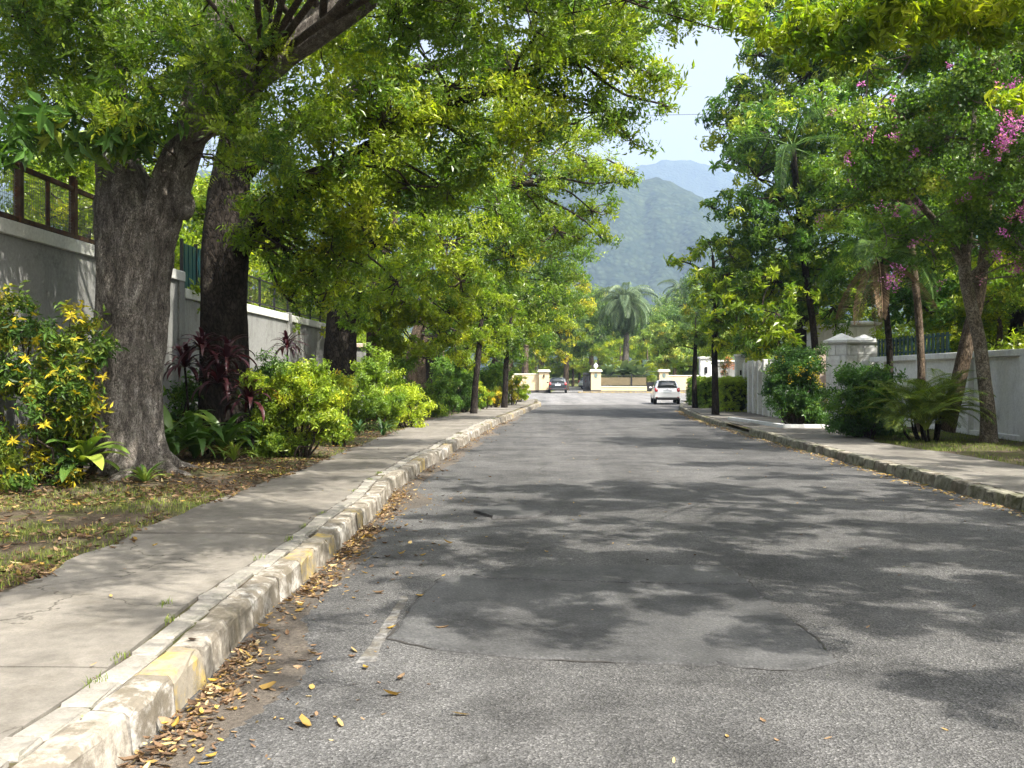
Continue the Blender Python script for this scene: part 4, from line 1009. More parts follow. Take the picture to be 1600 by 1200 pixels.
TB = P(350, 715, 18.7); TB[2] = .15
Bq = lambda x, y, Y=18.7: P(x, y, Y)
treeB = tree('shade_tree', 'dark smooth-barked tree ringed by red cordylines', 'tree', TB,
    [Bq(352, 735), Bq(350, 660), Bq(346, 560), Bq(347, 450), Bq(352, 350), Bq(362, 260), Bq(385, 150), Bq(410, 30), Bq(420, -100), Bq(420, -240)], [.58, .48, .43, .42, .42, .34, .28, .22, .15, .08],
    W([(440, 330, 17.5, .9), (465, 440, 19.6, .75), (500, 480, 19.6, .35), (520, 250, 17, 1.1), (600, 190, 17, 1.2), (700, 140, 17.5, 1.3), (800, 110, 18, 1.2), (900, 90, 18, 1.1), (965, 100, 18, .9), (1015, 118, 18, .6), (1035, 165, 18, .33), (950, 175, 18.5, .8),
       (850, 200, 18, 1.1), (750, 240, 18, 1.1), (640, 290, 18, 1.1), (560, 340, 18, .95), (960, 45, 17, .8), (870, 35, 17, .95), (650, 60, 17, 1.1), (550, 110, 16.5, 1.1), (480, 190, 16.5, .9), (700, -80, 19, 1.7), (500, -70, 18, 1.7), (880, -70, 19, 1.5), (350, -20, 19, 1.5), (290, 90, 20, 1.2), (420, 60, 19.5, 1.2), (500, 390, 18.5, .6), (985, 220, 18.5, .35), (250, 250, 21, 1.0), (440, 385, 18, .8), (480, 425, 18.2, .7), (450, 470, 19, .5), (510, 455, 18.5, .5), (525, 400, 18.3, .8), (400, 330, 17.4, .5), (590, 380, 18.5, .8), (700, 300, 18.5, .8), (420, 300, 16.5, .6), (565, 455, 20.5, .7), (545, 500, 21, .45), (620, 440, 20, .7)]),
    M['leaf_b'], 'bark_dark', .165, 'twiglet', 1.5, (.52, .19), .75, 2, 48, 70, .07, .04, .8,
    limbs=[([Bq(362, 400), Bq(395, 350, 18.3), Bq(450, 305, 18), Bq(560, 240, 17.6), Bq(680, 175, 17.8), Bq(800, 130, 18)], [.24, .21, .17, .13, .1, .05]),
           ([Bq(365, 280), Bq(450, 200, 18.4), Bq(560, 140, 18.4), Bq(700, 100, 18.6), Bq(880, 85, 18.6)], [.2, .17, .14, .1, .04])], tint_fn=lambda p: .0)

roots(treeB, TB, 7, .17, .8, 6, 'bark_dark', vz_l)
TC = P(530, 680, 30); TC[2] = .15
Cq = lambda x, y, Y=30: P(x, y, Y)
tree('shade_tree', 'dark leaning trunk with black hollows behind the lime bush', 'tree', TC,
    [Cq(520, 690), Cq(524, 620), Cq(530, 540), Cq(537, 470), Cq(548, 400), Cq(570, 320), Cq(590, 220), Cq(600, 100)], [.62, .52, .48, .46, .4, .3, .22, .1],
    W([(560, 400, 27.5, 1.2), (620, 410, 28, 1.3), (700, 380, 28, 1.4), (780, 330, 29, 1.5), (850, 280, 30, 1.4), (920, 250, 30, 1.1), (960, 285, 30, .75), (925, 330, 31, .9), (870, 360, 30, 1.2), (800, 400, 30, 1.2), (720, 440, 29, 1.0), (650, 330, 28, 1.5), (560, 290, 28.5, 1.5),
       (800, 220, 30, 1.5), (700, 250, 30, 1.6), (880, 205, 31, 1.3), (945, 212, 31, .8), (470, 330, 30, 1.4), (640, 190, 31, 1.8), (770, 150, 32, 1.6), (990, 275, 30, .3), (940, 375, 31, .5)]),
    M['leaf_b'], 'bark_dark', .2, 'twiglet', 1.7, (.54, .19), .75, 3, 28, 40, .07, .05, .2,
    limbs=[([Cq(545, 420), Cq(600, 375, 29), Cq(690, 330, 29), Cq(800, 290, 29.6)], [.2, .16, .11, .05])])
for (px, py, Y, sc) in ((552, 500, 29.56, .32), (556, 520, 29.56, .2)): pass

TD = P(575, 655, 35); TD[2] = .15
Dq = lambda x, y, Y=35: P(x, y, Y)
tree('street_tree', 'brown straight trunk with bright yellow-green hanging leaves', 'tree', TD,
    [Dq(580, 665), Dq(582, 580), Dq(584, 500), Dq(590, 430), Dq(610, 360), Dq(625, 300)], [.32, .27, .26, .24, .18, .08],
    W([(600, 480, 33, 1.1), (650, 500, 33, 1.15), (700, 490, 34, 1.05), (730, 465, 35, .9), (560, 450, 33, 1), (680, 430, 35, 1.3), (620, 535, 33.5, .55), (690, 530, 34, .6), (640, 420, 34, 1.2), (740, 500, 35, .5), (725, 430, 34.5, 1.0), (600, 525, 32.5, .8), (655, 545, 32.5, .7), (570, 500, 32, .8), (710, 540, 34, .6), (630, 470, 32, 1.0), (610, 558, 33, .5), (662, 560, 34, .55), (718, 555, 36, .65), (748, 530, 38, .7), (765, 558, 40, .55)]),
    M['leaf_b'], 'bark_brown', .2, 'droop', 2.0, (.68, .16), .8, 4, 16, 24, .05, .04, .1)
TE = np.array([-5.6, 48.5, .15]); Eq = lambda x, y, Y=48.5: P(x, y, Y)
tree('shade_tree', 'broad grey trunk with pale cut scar, left of the twin stems', 'tree', TE,
    [Eq(652, 645), Eq(650, 600), Eq(650, 560), Eq(660, 510), Eq(690, 450), Eq(720, 390)], [.62, .5, .48, .42, .3, .12],
    W([(780, 430, 46, 1.6), (820, 470, 46, 1.4), (760, 490, 46, 1.3), (720, 530, 45, 1.0), (860, 400, 47, 1.5), (895, 355, 48, 1.2), (880, 440, 48, 1.1), (800, 380, 46, 1.8), (690, 520, 46, .9), (840, 330, 48, 1.5), (915, 395, 48, .8), (780, 310, 48, 1.6), (750, 545, 44, .8), (800, 530, 45, 1.0), (840, 500, 47, 1.2), (700, 470, 46, 1.3), (860, 470, 47, 1.2)]),
    M['leaf_a'], 'bark_brown', .24, 'twiglet', 1.7, (.42, .16), .8, 5, 16, 20, .07, .05, .2)
TF = np.array([-5.7, 55.5, .15]); Fq = lambda x, y, Y=55.5: P(x, y, Y)
tree('shade_tree', 'dark twin-stemmed trunk further along the left row', 'tree', TF,
    [Fq(676, 640), Fq(676, 590), Fq(680, 545), Fq(700, 490), Fq(740, 430)], [.6, .5, .44, .32, .14],
    W([(830, 510, 54, 1.5), (880, 475, 56, 1.3), (800, 548, 52, .9), (850, 540, 55, .9), (760, 540, 50, 1.0), (740, 470, 54, 1.6), (900, 430, 56, 1.1), (860, 440, 56, 1.3)]),
    M['leaf_a'], 'bark_dark', .25, 'twiglet', 1.7, (.46, .18), .8, 6, 16, 20, .08, .05, .2,
    limbs=[([Fq(668, 635), Fq(662, 590), Fq(664, 550), Fq(668, 500)], [.42, .36, .33, .16])])
tree('street_tree', 'thin leaning trunk rising from grass beside the left pavement', 'tree', G(741, 648, .16),
    [P(740, 650, 37.6), P(743, 600, 37.6), P(748, 550, 37.6), P(752, 500, 37.6), P(757, 455, 37.6)], [.14, .115, .11, .09, .05],
    W([(745, 520, 37, .7), (770, 500, 38, .8), (790, 520, 38, .6), (760, 470, 38, .9), (730, 545, 37, .4), (800, 480, 38.5, .7)]), M['leaf_b'], 'bark_dark', .22, 'droop', 1.5, (.5, .15), .8, 7, 10, 16, .04, .03, .05)
tree('street_tree', 'dark slim upright trunk standing in the left pavement near the corner', 'tree', G(789, 638, .16),
    [P(788, 641, 45), P(790, 600, 45), P(791, 565, 45), P(793, 530, 45), P(800, 490, 45)], [.15, .125, .12, .1, .05],
    W([(790, 535, 44.5, .8), (820, 525, 45.5, .8), (770, 545, 44, .6), (810, 495, 46, 1.0), (840, 510, 46, .7)]), M['leaf_b'], 'bark_dark', .24, 'twiglet', 1.5, (.5, .15), .8, 8, 10, 16, .03, .02, .05)
for k, (X_, Y_, px) in enumerate(((-3.6, 50, 0), (-3.2, 53.5, 0), (-2.5, 59.5, 0))):
    b_ = np.array([X_, Y_, .15]); lab = ['dark trunk behind the slim upright trunk on the left', 'grey trunk midway between the slim tree and the corner', 'dark trunk at the left street corner before the cream wall'][k]
    tree('street_tree', lab, 'tree', b_, [b_, b_ + (0.05, 0, 1.2), b_ + (.15, 0, 2.6), b_ + (.6, 0, 4.2)], [.28, .2, .18, .08],
        [(X_ + .8, Y_, 4.6, 1.1), (X_ - .6, Y_ + .4, 4.4, 1.0), (X_ + 1.6, Y_ - .3, 5.2, 1.0), (X_ + .2, Y_ + 1, 5.6, 1.2)], M['leaf_b'], 'bark_dark', .24, 'twiglet', 1.5, (.5, .17), .8, 9 + k, 12, 14, .05, .03, .1)
TG = np.array([-1.9, 61.0, .15])
tree('street_tree', 'yellowing tree leaning out at the left street corner', 'tree', TG, [TG, TG + (.2, 0, 1.5), TG + (.8, .2, 3.2), TG + (2.0, .6, 5.0), TG + (2.8, 1, 6.4)], [.24, .19, .17, .12, .05],
    W([(870, 520, 62, 1.3), (900, 480, 63, 1.2), (850, 555, 61, .7), (915, 520, 63, .7), (885, 555, 62, .6), (905, 445, 63, .9), (870, 470, 62, 1.2), (925, 490, 63, .4), (840, 520, 61, 1.0)]), M['leaf_yellow'], 'bark_brown', .26, 'droop', 1.7, (.42, .2), .85, 15, 10, 16, .04, .03, .05)

# ------------------------------------------------------------------ right side trees
R0 = np.array([10.0, 8.2, .15])
tree('shade_tree', 'tree overhanging the road from the near right, only its hanging leaves in view', 'tree', R0, [R0, R0 + (-.1, 0, 1.8), R0 + (-.4, .2, 3.6), R0 + (-1.2, .4, 5.4), R0 + (-2, .6, 7.2)], [.4, .32, .29, .22, .1],
    W([(1180, 30, 11.3, .5), (1240, 50, 11.3, .6), (1310, 40, 11.2, .6), (1380, 55, 11, .6), (1440, 30, 11, .55), (1500, 10, 11, .6), (1580, 20, 10.6, .7), (1270, 105, 11.8, .38), (1160, 25, 12, .3), (1345, 100, 11.5, .35)])
    + shade_boughs([(1.4, 7.4), (2.6, 6.2), (3.3, 4.6), (4.0, 4.0), (4.7, 3.6), (5.4, 3.8), (6.1, 3.4), (6.9, 3.2), (7.7, 3.4), (8.6, 3.2), (9.5, 3.9), (10.6, 4.8), (11.8, 5.6), (13.2, 7.2), (14.6, 7.8)], 10.6, 504),
    M['leaf_b'], 'bark_brown', .17, 'droop', 1.9, (.55, .17), .7, 20, 14, 20, .05, .04, .1, bs=.11, twig_r=.004,
    limbs=[([R0 + (-.4, .2, 3.6), R0 + (-2, 1, 4.8), R0 + (-4.4, 1.6, 5.6), R0 + (-6.2, 2.2, 6.0)], [.12, .085, .055, .02])])
R6 = np.array([12.9, 14.5, .1])  # out-of-view tree, added so its crown shades the right pavement
tree('shade_tree', 'spreading tree behind the right wall, just outside the picture, shading the right pavement', 'tree', R6, [R6, R6 + (0, .1, 1.6), R6 + (-.2, .1, 3), R6 + (-.3, .2, 4.4), R6 + (-.2, .2, 5.8)], [.36, .3, .25, .18, .06],
    shade_clumps(40, (10.4, 14.6), (6.5, 17.5), (3.8, 6.6), (.6, 1.0), 505, lambda x, y: x / y * FPX + VX > 1640), M['leaf_dark'], 'bark_brown', .22, 'droop', 1.5, (.5, .18), .8, 28, 12, 18, .05, .04, .1, bs=.5)
R1 = P(1537, 692, 21.7); R1[2] = .14
Rq = lambda x, y, Y=21.7: P(x, y, Y)
bcl = W([(1500, 330, 21, 1.2), (1420, 300, 20.5, 1.1), (1350, 260, 20.5, 1.0), (1560, 300, 20, 1.2), (1480, 220, 20, 1.3), (1560, 180, 19.5, 1.3), (1400, 180, 20, 1.1), (1330, 200, 20, .8), (1500, 100, 20, 1.4), (1420, 90, 20, 1.2), (1580, 80, 19, 1.3), (1350, 110, 20.5, .9), (1310, 330, 21, .7), (1380, 370, 21, .75), (1450, 395, 21, .7), (1590, 390, 20, .9), (1540, 395, 21, .7), (1660, 250, 20, 1.5), (1700, 100, 19, 1.7), (1680, 380, 20, 1.2), (1700, 430, 20, 1.1), (1640, 450, 21, .9), (1760, 330, 20.5, 1.3), (1720, 220, 21, 1.2), (1520, 10, 20, 1.3), (1600, -60, 20, 1.6), (1440, 0, 20.5, 1.1)])
treeR = tree('flowering_tree', 'flowering tree with magenta blossom and pale twigs in front of the white wall', 'tree', R1,
    [Rq(1538, 700), Rq(1536, 640), Rq(1530, 590), Rq(1522, 530), Rq(1508, 470), Rq(1500, 420), Rq(1505, 350), Rq(1510, 260), Rq(1515, 150)], [.18, .15, .14, .136, .132, .128, .1, .075, .04],
    bcl, M['leaf_bauhinia'], 'bark_pale', .135, 'round', 1.3, (.52, .19), .8, 21, 20, 40, .03, .02, .12,
    limbs=[([Rq(1505, 440), Rq(1545, 400, 21.4), Rq(1580, 340, 20.8), Rq(1620, 260, 20.2)], [.11, .09, .07, .03]), ([Rq(1500, 420), Rq(1470, 370), Rq(1430, 320, 21), Rq(1380, 270, 20.6), Rq(1340, 230, 20.4)], [.1, .085, .065, .045, .02])], twigmat='twig_pale', twig_r=.012)
rr = np.random.default_rng(77); bm = MB(); cc = np.array(bcl)[:, :3] - R1; rc = np.array(bcl)[:, 3]
bp = []
for (px, py, n_, s_, Y_) in ((1575, 200, 60, .24, 18.4), (1560, 228, 26, .2, 18.5), (1388, 440, 18, .14, 20.2), (1400, 420, 6, .12, 20.2)):
    bp.append(P(px, py, Y_) - R1 + rr.normal(0, s_ * .55, (n_, 3)))
for k in range(110):
    i = rr.integers(0, len(cc)); d = rr.normal(0, 1, 3); d /= np.linalg.norm(d); d[1] = -abs(d[1]); ctr = cc[i] + d * rc[i] * rr.uniform(.7, 1.1)
    bp.append(ctr + rr.normal(0, .05, (rr.integers(2, 10), 3)))
bp = np.vstack(bp); sprigs(bm, bp, rr.normal(0, 1, bp.shape), rr.uniform(.045, .075, len(bp)), 'petals', np.clip(rr.normal(.55, .25, len(bp)), 0, 1), rr)
bm.build('blossoms', M['blossom'], treeR, att=True)
LT = P(1480, 668, 23.2); LT[2] = .14
tree('street_tree', 'brown trunk leaning right behind the bushy palm', 'tree', LT, [P(1470, 672, 23.2), P(1490, 600, 23.2), P(1506, 530, 23.2), P(1522, 460, 23.2), P(1532, 380, 23), P(1540, 280, 23)], [.2, .17, .165, .15, .11, .05],
    W([(1560, 250, 23, 1.2), (1500, 280, 23.4, 1.2), (1600, 330, 23, 1.2), (1530, 180, 23.5, 1.3), (1450, 340, 23.5, .9)]), M['leaf_bauhinia'], 'bark_brown', .15, 'round', 1.5, (.38, .15), .8, 22, 12, 24, .04, .03, .1)
R2 = np.array([11.75, 43.6, .1]); Kq = lambda x, y, Y=43.6: P(x, y, Y)
tree('shade_tree', 'big dark-leaved tree with black trunk behind the white gate pillars', 'tree', R2, [Kq(1258, 650), Kq(1258, 580), Kq(1256, 520), Kq(1254, 460), Kq(1250, 380), Kq(1260, 280), Kq(1270, 160)], [.66, .58, .56, .54, .4, .28, .1],
    W([(1150, 195, 38, 1.4), (1200, 150, 38, 1.7), (1260, 120, 38, 1.9), (1320, 100, 38, 2), (1180, 280, 37, 1.5), (1135, 325, 37, .9), (1240, 250, 37, 1.9), (1300, 220, 37, 2), (1165, 400, 38.5, 1.4), (1220, 370, 37, 1.8), (1290, 340, 37, 1.8), (1250, 430, 39, 1.3), (1190, 460, 40, 1.0), (1340, 300, 36, 1.6), (1350, 410, 37, 1.3),
       (1250, 30, 38, 1.9), (1330, 0, 38, 2), (1180, 90, 38, 1.2), (1108, 325, 37, .4), (1142, 250, 37, .8), (1400, 380, 38, 1.6), (1420, 300, 38, 1.8), (1150, 140, 38, .8), (1200, 20, 38, 1.2), (1140, 175, 38, .8), (1130, 430, 39.5, 1.2), (1135, 500, 40.5, 1.0), (1150, 540, 41, .8), (1400, 60, 40, 2.2)] + [(a_, b_, c_, 1.5) for a_, b_, c_ in ((1200, 220, 36), (1270, 180, 36), (1340, 160, 37), (1210, 310, 36), (1270, 290, 36), (1330, 360, 37), (1180, 350, 38), (1210, 440, 38.5), (1290, 420, 38), (1230, 480, 39.5), (1300, 480, 39), (1390, 230, 38), (1450, 160, 39), (1450, 420, 39), (1170, 240, 39), (1290, 60, 37), (1220, 80, 37))]),
    M['leaf_dark'], 'bark_dark', .29, 'droop', 1.55, (.62, .22), .8, 23, 18, 26, .06, .05, .15)
R3 = G(1117, 650, .16)
tree('street_tree', 'slender trunk by the right kerb with large drooping light leaves', 'tree', R3, [P(1117, 652, 37.5), P(1116, 600, 37.5), P(1115, 540, 37.5), P(1117, 470, 37.5), P(1112, 400, 37.5)], [.15, .12, .115, .1, .05],
    W([(1180, 520, 36, .8), (1220, 500, 35.6, .8), (1165, 450, 36.5, .8), (1200, 430, 36, .9), (1100, 470, 37, .5), (1082, 400, 37.8, .5), (1058, 412, 38, .35), (1100, 430, 37.4, .6), (1150, 500, 36.4, .7), (1240, 540, 35.4, .4), (1140, 400, 37.2, .8), (1128, 540, 37, .4), (1105, 380, 37.5, .45), (1190, 545, 35.5, .6), (1215, 535, 35, .6), (1170, 490, 35.8, .8), (1235, 470, 35.4, .7), (1140, 460, 36.6, .6), (1117, 440, 37, .7), (1120, 500, 36.8, .6), (1105, 520, 37, .5), (1130, 480, 37, .6), (1095, 445, 37.3, .5)]),
    M['leaf_b'], 'bark_dark', .33, 'droop', 1.45, (.46, .2), .8, 24, 10, 20, .03, .02, .06, limbs=[([P(1116, 455, 37.5), P(1090, 420, 37.7), P(1062, 408, 38)], [.06, .045, .02]), ([P(1116, 500, 37.5), P(1160, 480, 36.7), P(1210, 490, 35.8)], [.06, .05, .02])], twig_r=.012)
R4 = G(1085, 637, .16)
tree('street_tree', 'thin trunk with small pale-green crown beside the white car', 'tree', R4, [P(1085, 639, 45.5), P(1084, 600, 45.5), P(1085, 560, 45.5), P(1086, 520, 45.5)], [.14, .11, .1, .06],
    W([(1090, 530, 45.5, .8), (1062, 528, 45.5, .7), (1110, 515, 45.5, .8), (1040, 545, 45.5, .45), (1085, 490, 46, .7), (1062, 575, 45, .35)]), M['leaf_far'], 'bark_dark', .24, 'rosette', 1.25, (.6, .14), .6, 25, 10, 14, .03, .02, .05)

# ------------------------------------------------------------------ yard trees behind both walls, far trees (copies of a few grown once)
def generic_tree(name, label, cat, group, h, spread, n, mat, leaf, kind, tint, seed, cover=1.6, bark_='bark_brown', low=.35):
    r = np.random.default_rng(seed); cl = []
    for k in range(n):
        a = r.uniform(0, 6.283); q_ = r.random() ** .6; z = h * r.uniform(low, .95); rad = spread * (1 - .55 * abs((z / h - .62) / .5)) * q_
        cl.append((rad * math.cos(a), rad * math.sin(a), z, spread * r.uniform(.28, .42)))
    return tree(name, label, cat, (0, 0, 0), [(0, 0, -.3), (.05, 0, h * .2), (.1, .05, h * .4), (0, .1, h * .65), (.1, 0, h * .88)], [h * .035, h * .028, h * .025, h * .017, .03], cl, mat, bark_, leaf, kind, cover, tint, .8, seed, 10, 14, .05, .04, .1, group=group)
def put(o, loc, rz, s, label, group=None):
    o.location = loc; o.rotation_euler = (0, 0, rz); o.scale = (s, s, s * random.uniform(.92, 1.08)); o['label'] = label
    if group: o['group'] = group
    return o
p1 = generic_tree('yard_tree', '-', 'tree', None, 9, 3.6, 16, M['leaf_b'], .26, 'twiglet', (.5, .18), 41)
p2 = generic_tree('yard_tree', '-', 'tree', None, 11, 4.4, 18, M['leaf_far'], .45, 'twiglet', (.42, .16), 42, 1.7)
p3 = generic_tree('yard_tree', '-', 'tree', None, 7, 3.6, 14, M['leaf_far'], .4, 'droop', (.72, .12), 43, 1.6, low=.45)
put(p1, (-12.5, 16.5, 0), .4, .9, 'leafy tree behind the rusty fence at far left', 'trees behind the left wall')
for (X_, Y_, s, rz, lab) in ((-10.5, 24, .8, 2.2, 'bright tree behind the lower grey wall near the second trunk'), (-11.5, 31.5, .95, 4.0, 'bright tree behind the lower grey wall near the leaning dark trunk'), (-12.5, 41, 1.0, 5.1, 'green tree behind the pillar ending the grey wall'), (-11, 52, 1.0, 1.2, 'green tree behind the low pale left wall')):
    put(copy_tree(p1), (X_, Y_, 0), rz, s, lab, 'trees behind the left wall')
for (X_, Y_, s, rz, lab) in ((16.5, 27, .85, 1.0, 'sunlit bushy tree behind the white panelled wall'), (14.5, 21.0, .5, 3.4, 'low sunlit bush-like tree behind the wall at right edge'), (15.2, 33.0, .62, 5.0, 'yellow-green tree behind the teal slatted fence'), (13.5, 48, .9, .3, 'green tree behind the white ribbed wall'), (12, 56, .9, 2.3, 'green tree behind the clipped hedges')):
    put(copy_tree(p1), (X_, Y_, 0), rz, s, lab, 'trees behind the right wall')
p5 = generic_tree('yard_tree', '-', 'tree', None, 12, 4.6, 22, M['leaf_dark'], .3, 'droop', (.45, .2), 45, 1.7, 'bark_dark', low=.3)
put(p5, (14.2, 29.5, 0), .6, 1.0, 'tall dark tree behind the second slim palm and white wall', 'trees behind the right wall')
put(copy_tree(p5), (18.5, 24.5, 0), 2.6, .9, 'tall dark tree behind the flowering tree at the right edge', 'trees behind the right wall')
put(copy_tree(p5), (18.5, 37.5, 0), 4.4, 1.05, 'tall dark tree right of the gatehouse pillars', 'trees behind the right wall')
p4 = generic_tree('yard_tree', '-', 'tree', None, 5.2, 2.6, 18, M['leaf_b'], .21, 'twiglet', (.58, .16), 44, 1.4, low=.14)
put(p4, (13.3, 20.5, 0), .2, .9, 'sunny shrubby tree over the white wall at the right edge', 'trees behind the right wall')
for (X_, Y_, s, rz, lab) in ((13.6, 25.0, .95, 1.4, 'sunny shrubby tree behind the leaning brown trunk'), (13.4, 29.0, .9, 2.9, 'sunny shrubby tree right of the second slim palm'), (14.2, 33.5, .95, 4.1, 'sunny shrubby tree behind the teal fence near the gate pillars'), (15.5, 38.5, 1.1, 5.3, 'shrubby tree between the gatehouse pillars and the wall'), (17.5, 44, 1.3, .8, 'shrubby tree behind the tall square pillars'), (11.5, 47.0, .8, 2.2, 'shrubby tree behind the slim white pillar')):
    put(copy_tree(p4), (X_, Y_, 0), rz, s, lab, 'trees behind the right wall')
for (X_, Y_, s, rz, lab) in ((-9.8, 21.5, 1.1, .7, 'shrubby tree over the wall beside the teal sheet fence'), (-9.6, 27.5, 1.15, 1.9, 'shrubby tree over the wall behind the thin dark rail fence'), (-9.8, 34.5, 1.15, 3.1, 'shrubby tree over the wall near the brown straight trunk'), (-9.6, 44, 1.1, 4.4, 'shrubby tree behind the low pale left wall, nearer end'), (-8.8, 57, 1.1, 5.5, 'shrubby tree behind the low pale left wall, farther end'), (-6.0, 66.2, .8, 2.5, 'shrubby tree at the corner behind the left verge')):
    put(copy_tree(p4), (X_, Y_, 0), rz, s, lab, 'trees behind the left wall')
for k, (px, Y_, s, lab) in enumerate(((800, 116, 1.0, 'low bushy tree behind the plain cream wall, left of the pillar'), (838, 122, 1.0, 'low bushy tree above the lamp pillar on the lawn edge'), (872, 134, 1.1, 'low bushy tree at the end of the driveway'), (905, 136, 1.1, 'low bushy tree seen through the open gateway'), (935, 118, .9, 'low bushy tree behind the ball finial'), (1012, 116, .9, 'low bushy tree behind the dark low gate leaf'), (1045, 119, 1.0, 'low bushy tree behind the right plaque pillar'), (1075, 120, 1.0, 'low bushy tree above the cream wall, right of the white car'), (1105, 117, 1.0, 'low bushy tree behind the cream wall near the hedges'), (970, 124, 1.1, 'low bushy tree behind the paddle-leaved plants'))):
    put(copy_tree(p4), (fx(px, Y_), Y_, .2), k * 1.7, s * 1.1, lab, 'low trees behind the far gates')
put(p3, (fx(1052, 104), 104, 0), 0, 1.05, 'spreading yellow-green tree behind the far railing')
put(copy_tree(p3), (fx(1120, 108), 108, 0), 2.0, 1.0, 'yellow-green tree behind the right-hand cream wall')
put(copy_tree(p3), (fx(895, 122), 122, .3), 1.1, .8, 'light green tree on the lawn beyond the black car')
put(p2, (fx(884, 112), 112, 0), 0, .98, 'green tree with dark trunk inside the open gateway')
far = [(820, 108, .9, 'tree behind the plain cream wall near the left pillar'), (845, 130, 1.0, 'tree above the lamp pillar, behind the gateway tree'), (925, 128, .85, 'tree behind the ball-topped pillar'), (950, 150, 1.0, 'hazy tree behind the palm, left of its trunk'), (1000, 145, .75, 'hazy tree just right of the tall centre palm'), (1030, 135, .8, 'hazy tree above the right plaque pillar'), (1060, 160, 1.0, 'hazy tree behind the spreading yellow-green tree'), (1090, 125, .85, 'hazy tree behind the thin street tree by the white car'),
    (1110, 150, 1.15, 'hazy tree behind the slender kerbside tree'), (1150, 115, .9, 'tree beyond the cream wall behind the clipped hedge'), (970, 175, 1.15, 'farthest hazy tree directly behind the tall centre palm'), (900, 165, 1.1, 'farthest hazy tree beyond the lawn and black car'), (1040, 190, 1.2, 'farthest hazy tree under the hill, right of the palms'), (1180, 140, 1.1, 'hazy tree beyond the white ribbed wall'), (780, 140, 1.1, 'hazy tree beyond the cream wall at its left end')]
for k, (px, Y_, s, lab) in enumerate(far):
    put(copy_tree(p2), (fx(px, Y_), Y_, .3), k * 1.3, s * 1.25, lab, 'woodland belt behind the far gates')

# ------------------------------------------------------------------ palms
def frond_mesh(L, mat, n=26, arch=1.1, e0=.9, leaflet=.28, hang=.5, seed=0, wid=.035, tint=.4):
    r = np.random.default_rng(seed); mb = MB(); ts = np.linspace(0, 1, 14); ang = e0 - arch * ts ** 1.25
    st = np.concatenate([[0], np.cumsum(np.full(13, L / 13))]); x = np.concatenate([[0], np.cumsum(np.cos(ang[:-1]) * L / 13)]); z = np.concatenate([[0], np.cumsum(np.sin(ang[:-1]) * L / 13)])
    path = np.stack([x, x * 0, z], -1); mb.tube(path, np.linspace(.022, .005, 14) * L / 2.2, 5, False, att=tint + .2)
    for k in range(n):
        t = .14 + .86 * (k + .5) / n; b = np.array([np.interp(t, ts, x), 0, np.interp(t, ts, z)]); a = np.interp(t, ts, ang)
        ll = L * leaflet * (math.sin(math.pi * min(1, .12 + .83 * t)) ** .6) * r.uniform(.9, 1.1)
        for s in (-1, 1):
            f = np.array([math.cos(a), 0, math.sin(a)]); d = np.array([0, s, 0]) * .8 + f * (.45 + .5 * t) + np.array([0, 0, .15]); d /= np.linalg.norm(d)
            p0 = b; p1_ = b + d * ll * .5; d2 = d * (1 - hang) + np.array([0, 0, -1]) * hang; d2 /= np.linalg.norm(d2); p2_ = p1_ + d2 * ll * .5
            w = np.cross(d, [0, 0, 1.0]); w = w / (np.linalg.norm(w) + 1e-9) * wid * L / 2.2 * .9
            mb.add([p0 - w * .35, p0 + w * .35, p1_ + w, p1_ - w, p2_], [(0, 1, 2, 3)], [(3, 2, 4)], att=np.clip(tint + r.normal(0, .18), 0, 1))
    return mb.mesh('frond', mat, att=True)
def palm(name, label, base, path, rad, nf, meshes, cat='palm', el=(-.5, .9), sc=(.85, 1.1), dead=None, seed=0, bark_='palm_trunk'):
    base = np.array(base, float); e = tag(empty(name, base), label, cat); r = np.random.default_rng(seed)
    p = spline(np.array(path, float) - base, 22); rd_ = np.interp(np.linspace(0, 1, 22), np.linspace(0, 1, len(rad)), rad) * (1 + .05 * (np.arange(22) % 2))
    MB().tube(p, rd_, 12).build('trunk', M[bark_], e, True)
    top = p[-1]
    for k in range(nf):
        u = k / nf; az = k * 2.39996 + r.normal(0, .15); tilt = el[1] + (el[0] - el[1]) * u
        o = place('frond', meshes[k % len(meshes)], e, tuple(top + np.array([0, 0, .1 * (1 - u)]))); o.rotation_euler = (r.normal(0, .15), -tilt + .9, az); s = r.uniform(*sc); o.scale = (s, s, s)
    if dead:
        for k in range(dead[1]):
            o = place('dead_frond', dead[0], e, tuple(top - np.array([0, 0, .1]))); o.rotation_euler = (r.normal(0, .1), 1.35 + r.uniform(0, .55), k * 6.283 / dead[1] + r.normal(0, .25))
    return e
FG = [frond_mesh(3.6, M['frond_grey'], 34, 1.7, .9, .27, .65, s, .022, .4) for s in (1, 2, 3)]
pb = (fx(977, 110), 110, .1)
palm('palm_tree', 'tall grey-green feather palm at the centre behind the far railing', pb, [pb, (pb[0], 110, 3), (pb[0] + .1, 110, 6), P(977, 472, 110)], [.42, .34, .3, .28], 50, FG, el=(-1.25, 1.25), sc=(.9, 1.3), seed=1)
for (px, py, Y_, s_, lab) in ((1062, 452, 165, 5, 'hazy feather palm right of the tall centre palm'), (938, 470, 132, 6, 'smaller feather palm left of the tall centre palm'), (1100, 462, 170, 7, 'hazy feather palm above the yellow-green spreading tree')):
    b_ = (fx(px, Y_), Y_, .3); palm('palm_tree', lab, b_, [b_, (b_[0], Y_, 4), P(px, py, Y_)], [.36, .3, .26], 22, FG, el=(-.6, 1.2), sc=(.95, 1.2), seed=s_)
FN = [frond_mesh(2.4, M['frond'], 44, 1.5, .9, .3, .6, s, .013, .4) for s in (5, 6)]
FD = frond_mesh(1.9, M['frond_dead'], 44, .5, .9, .26, .85, 9, .012, .5)
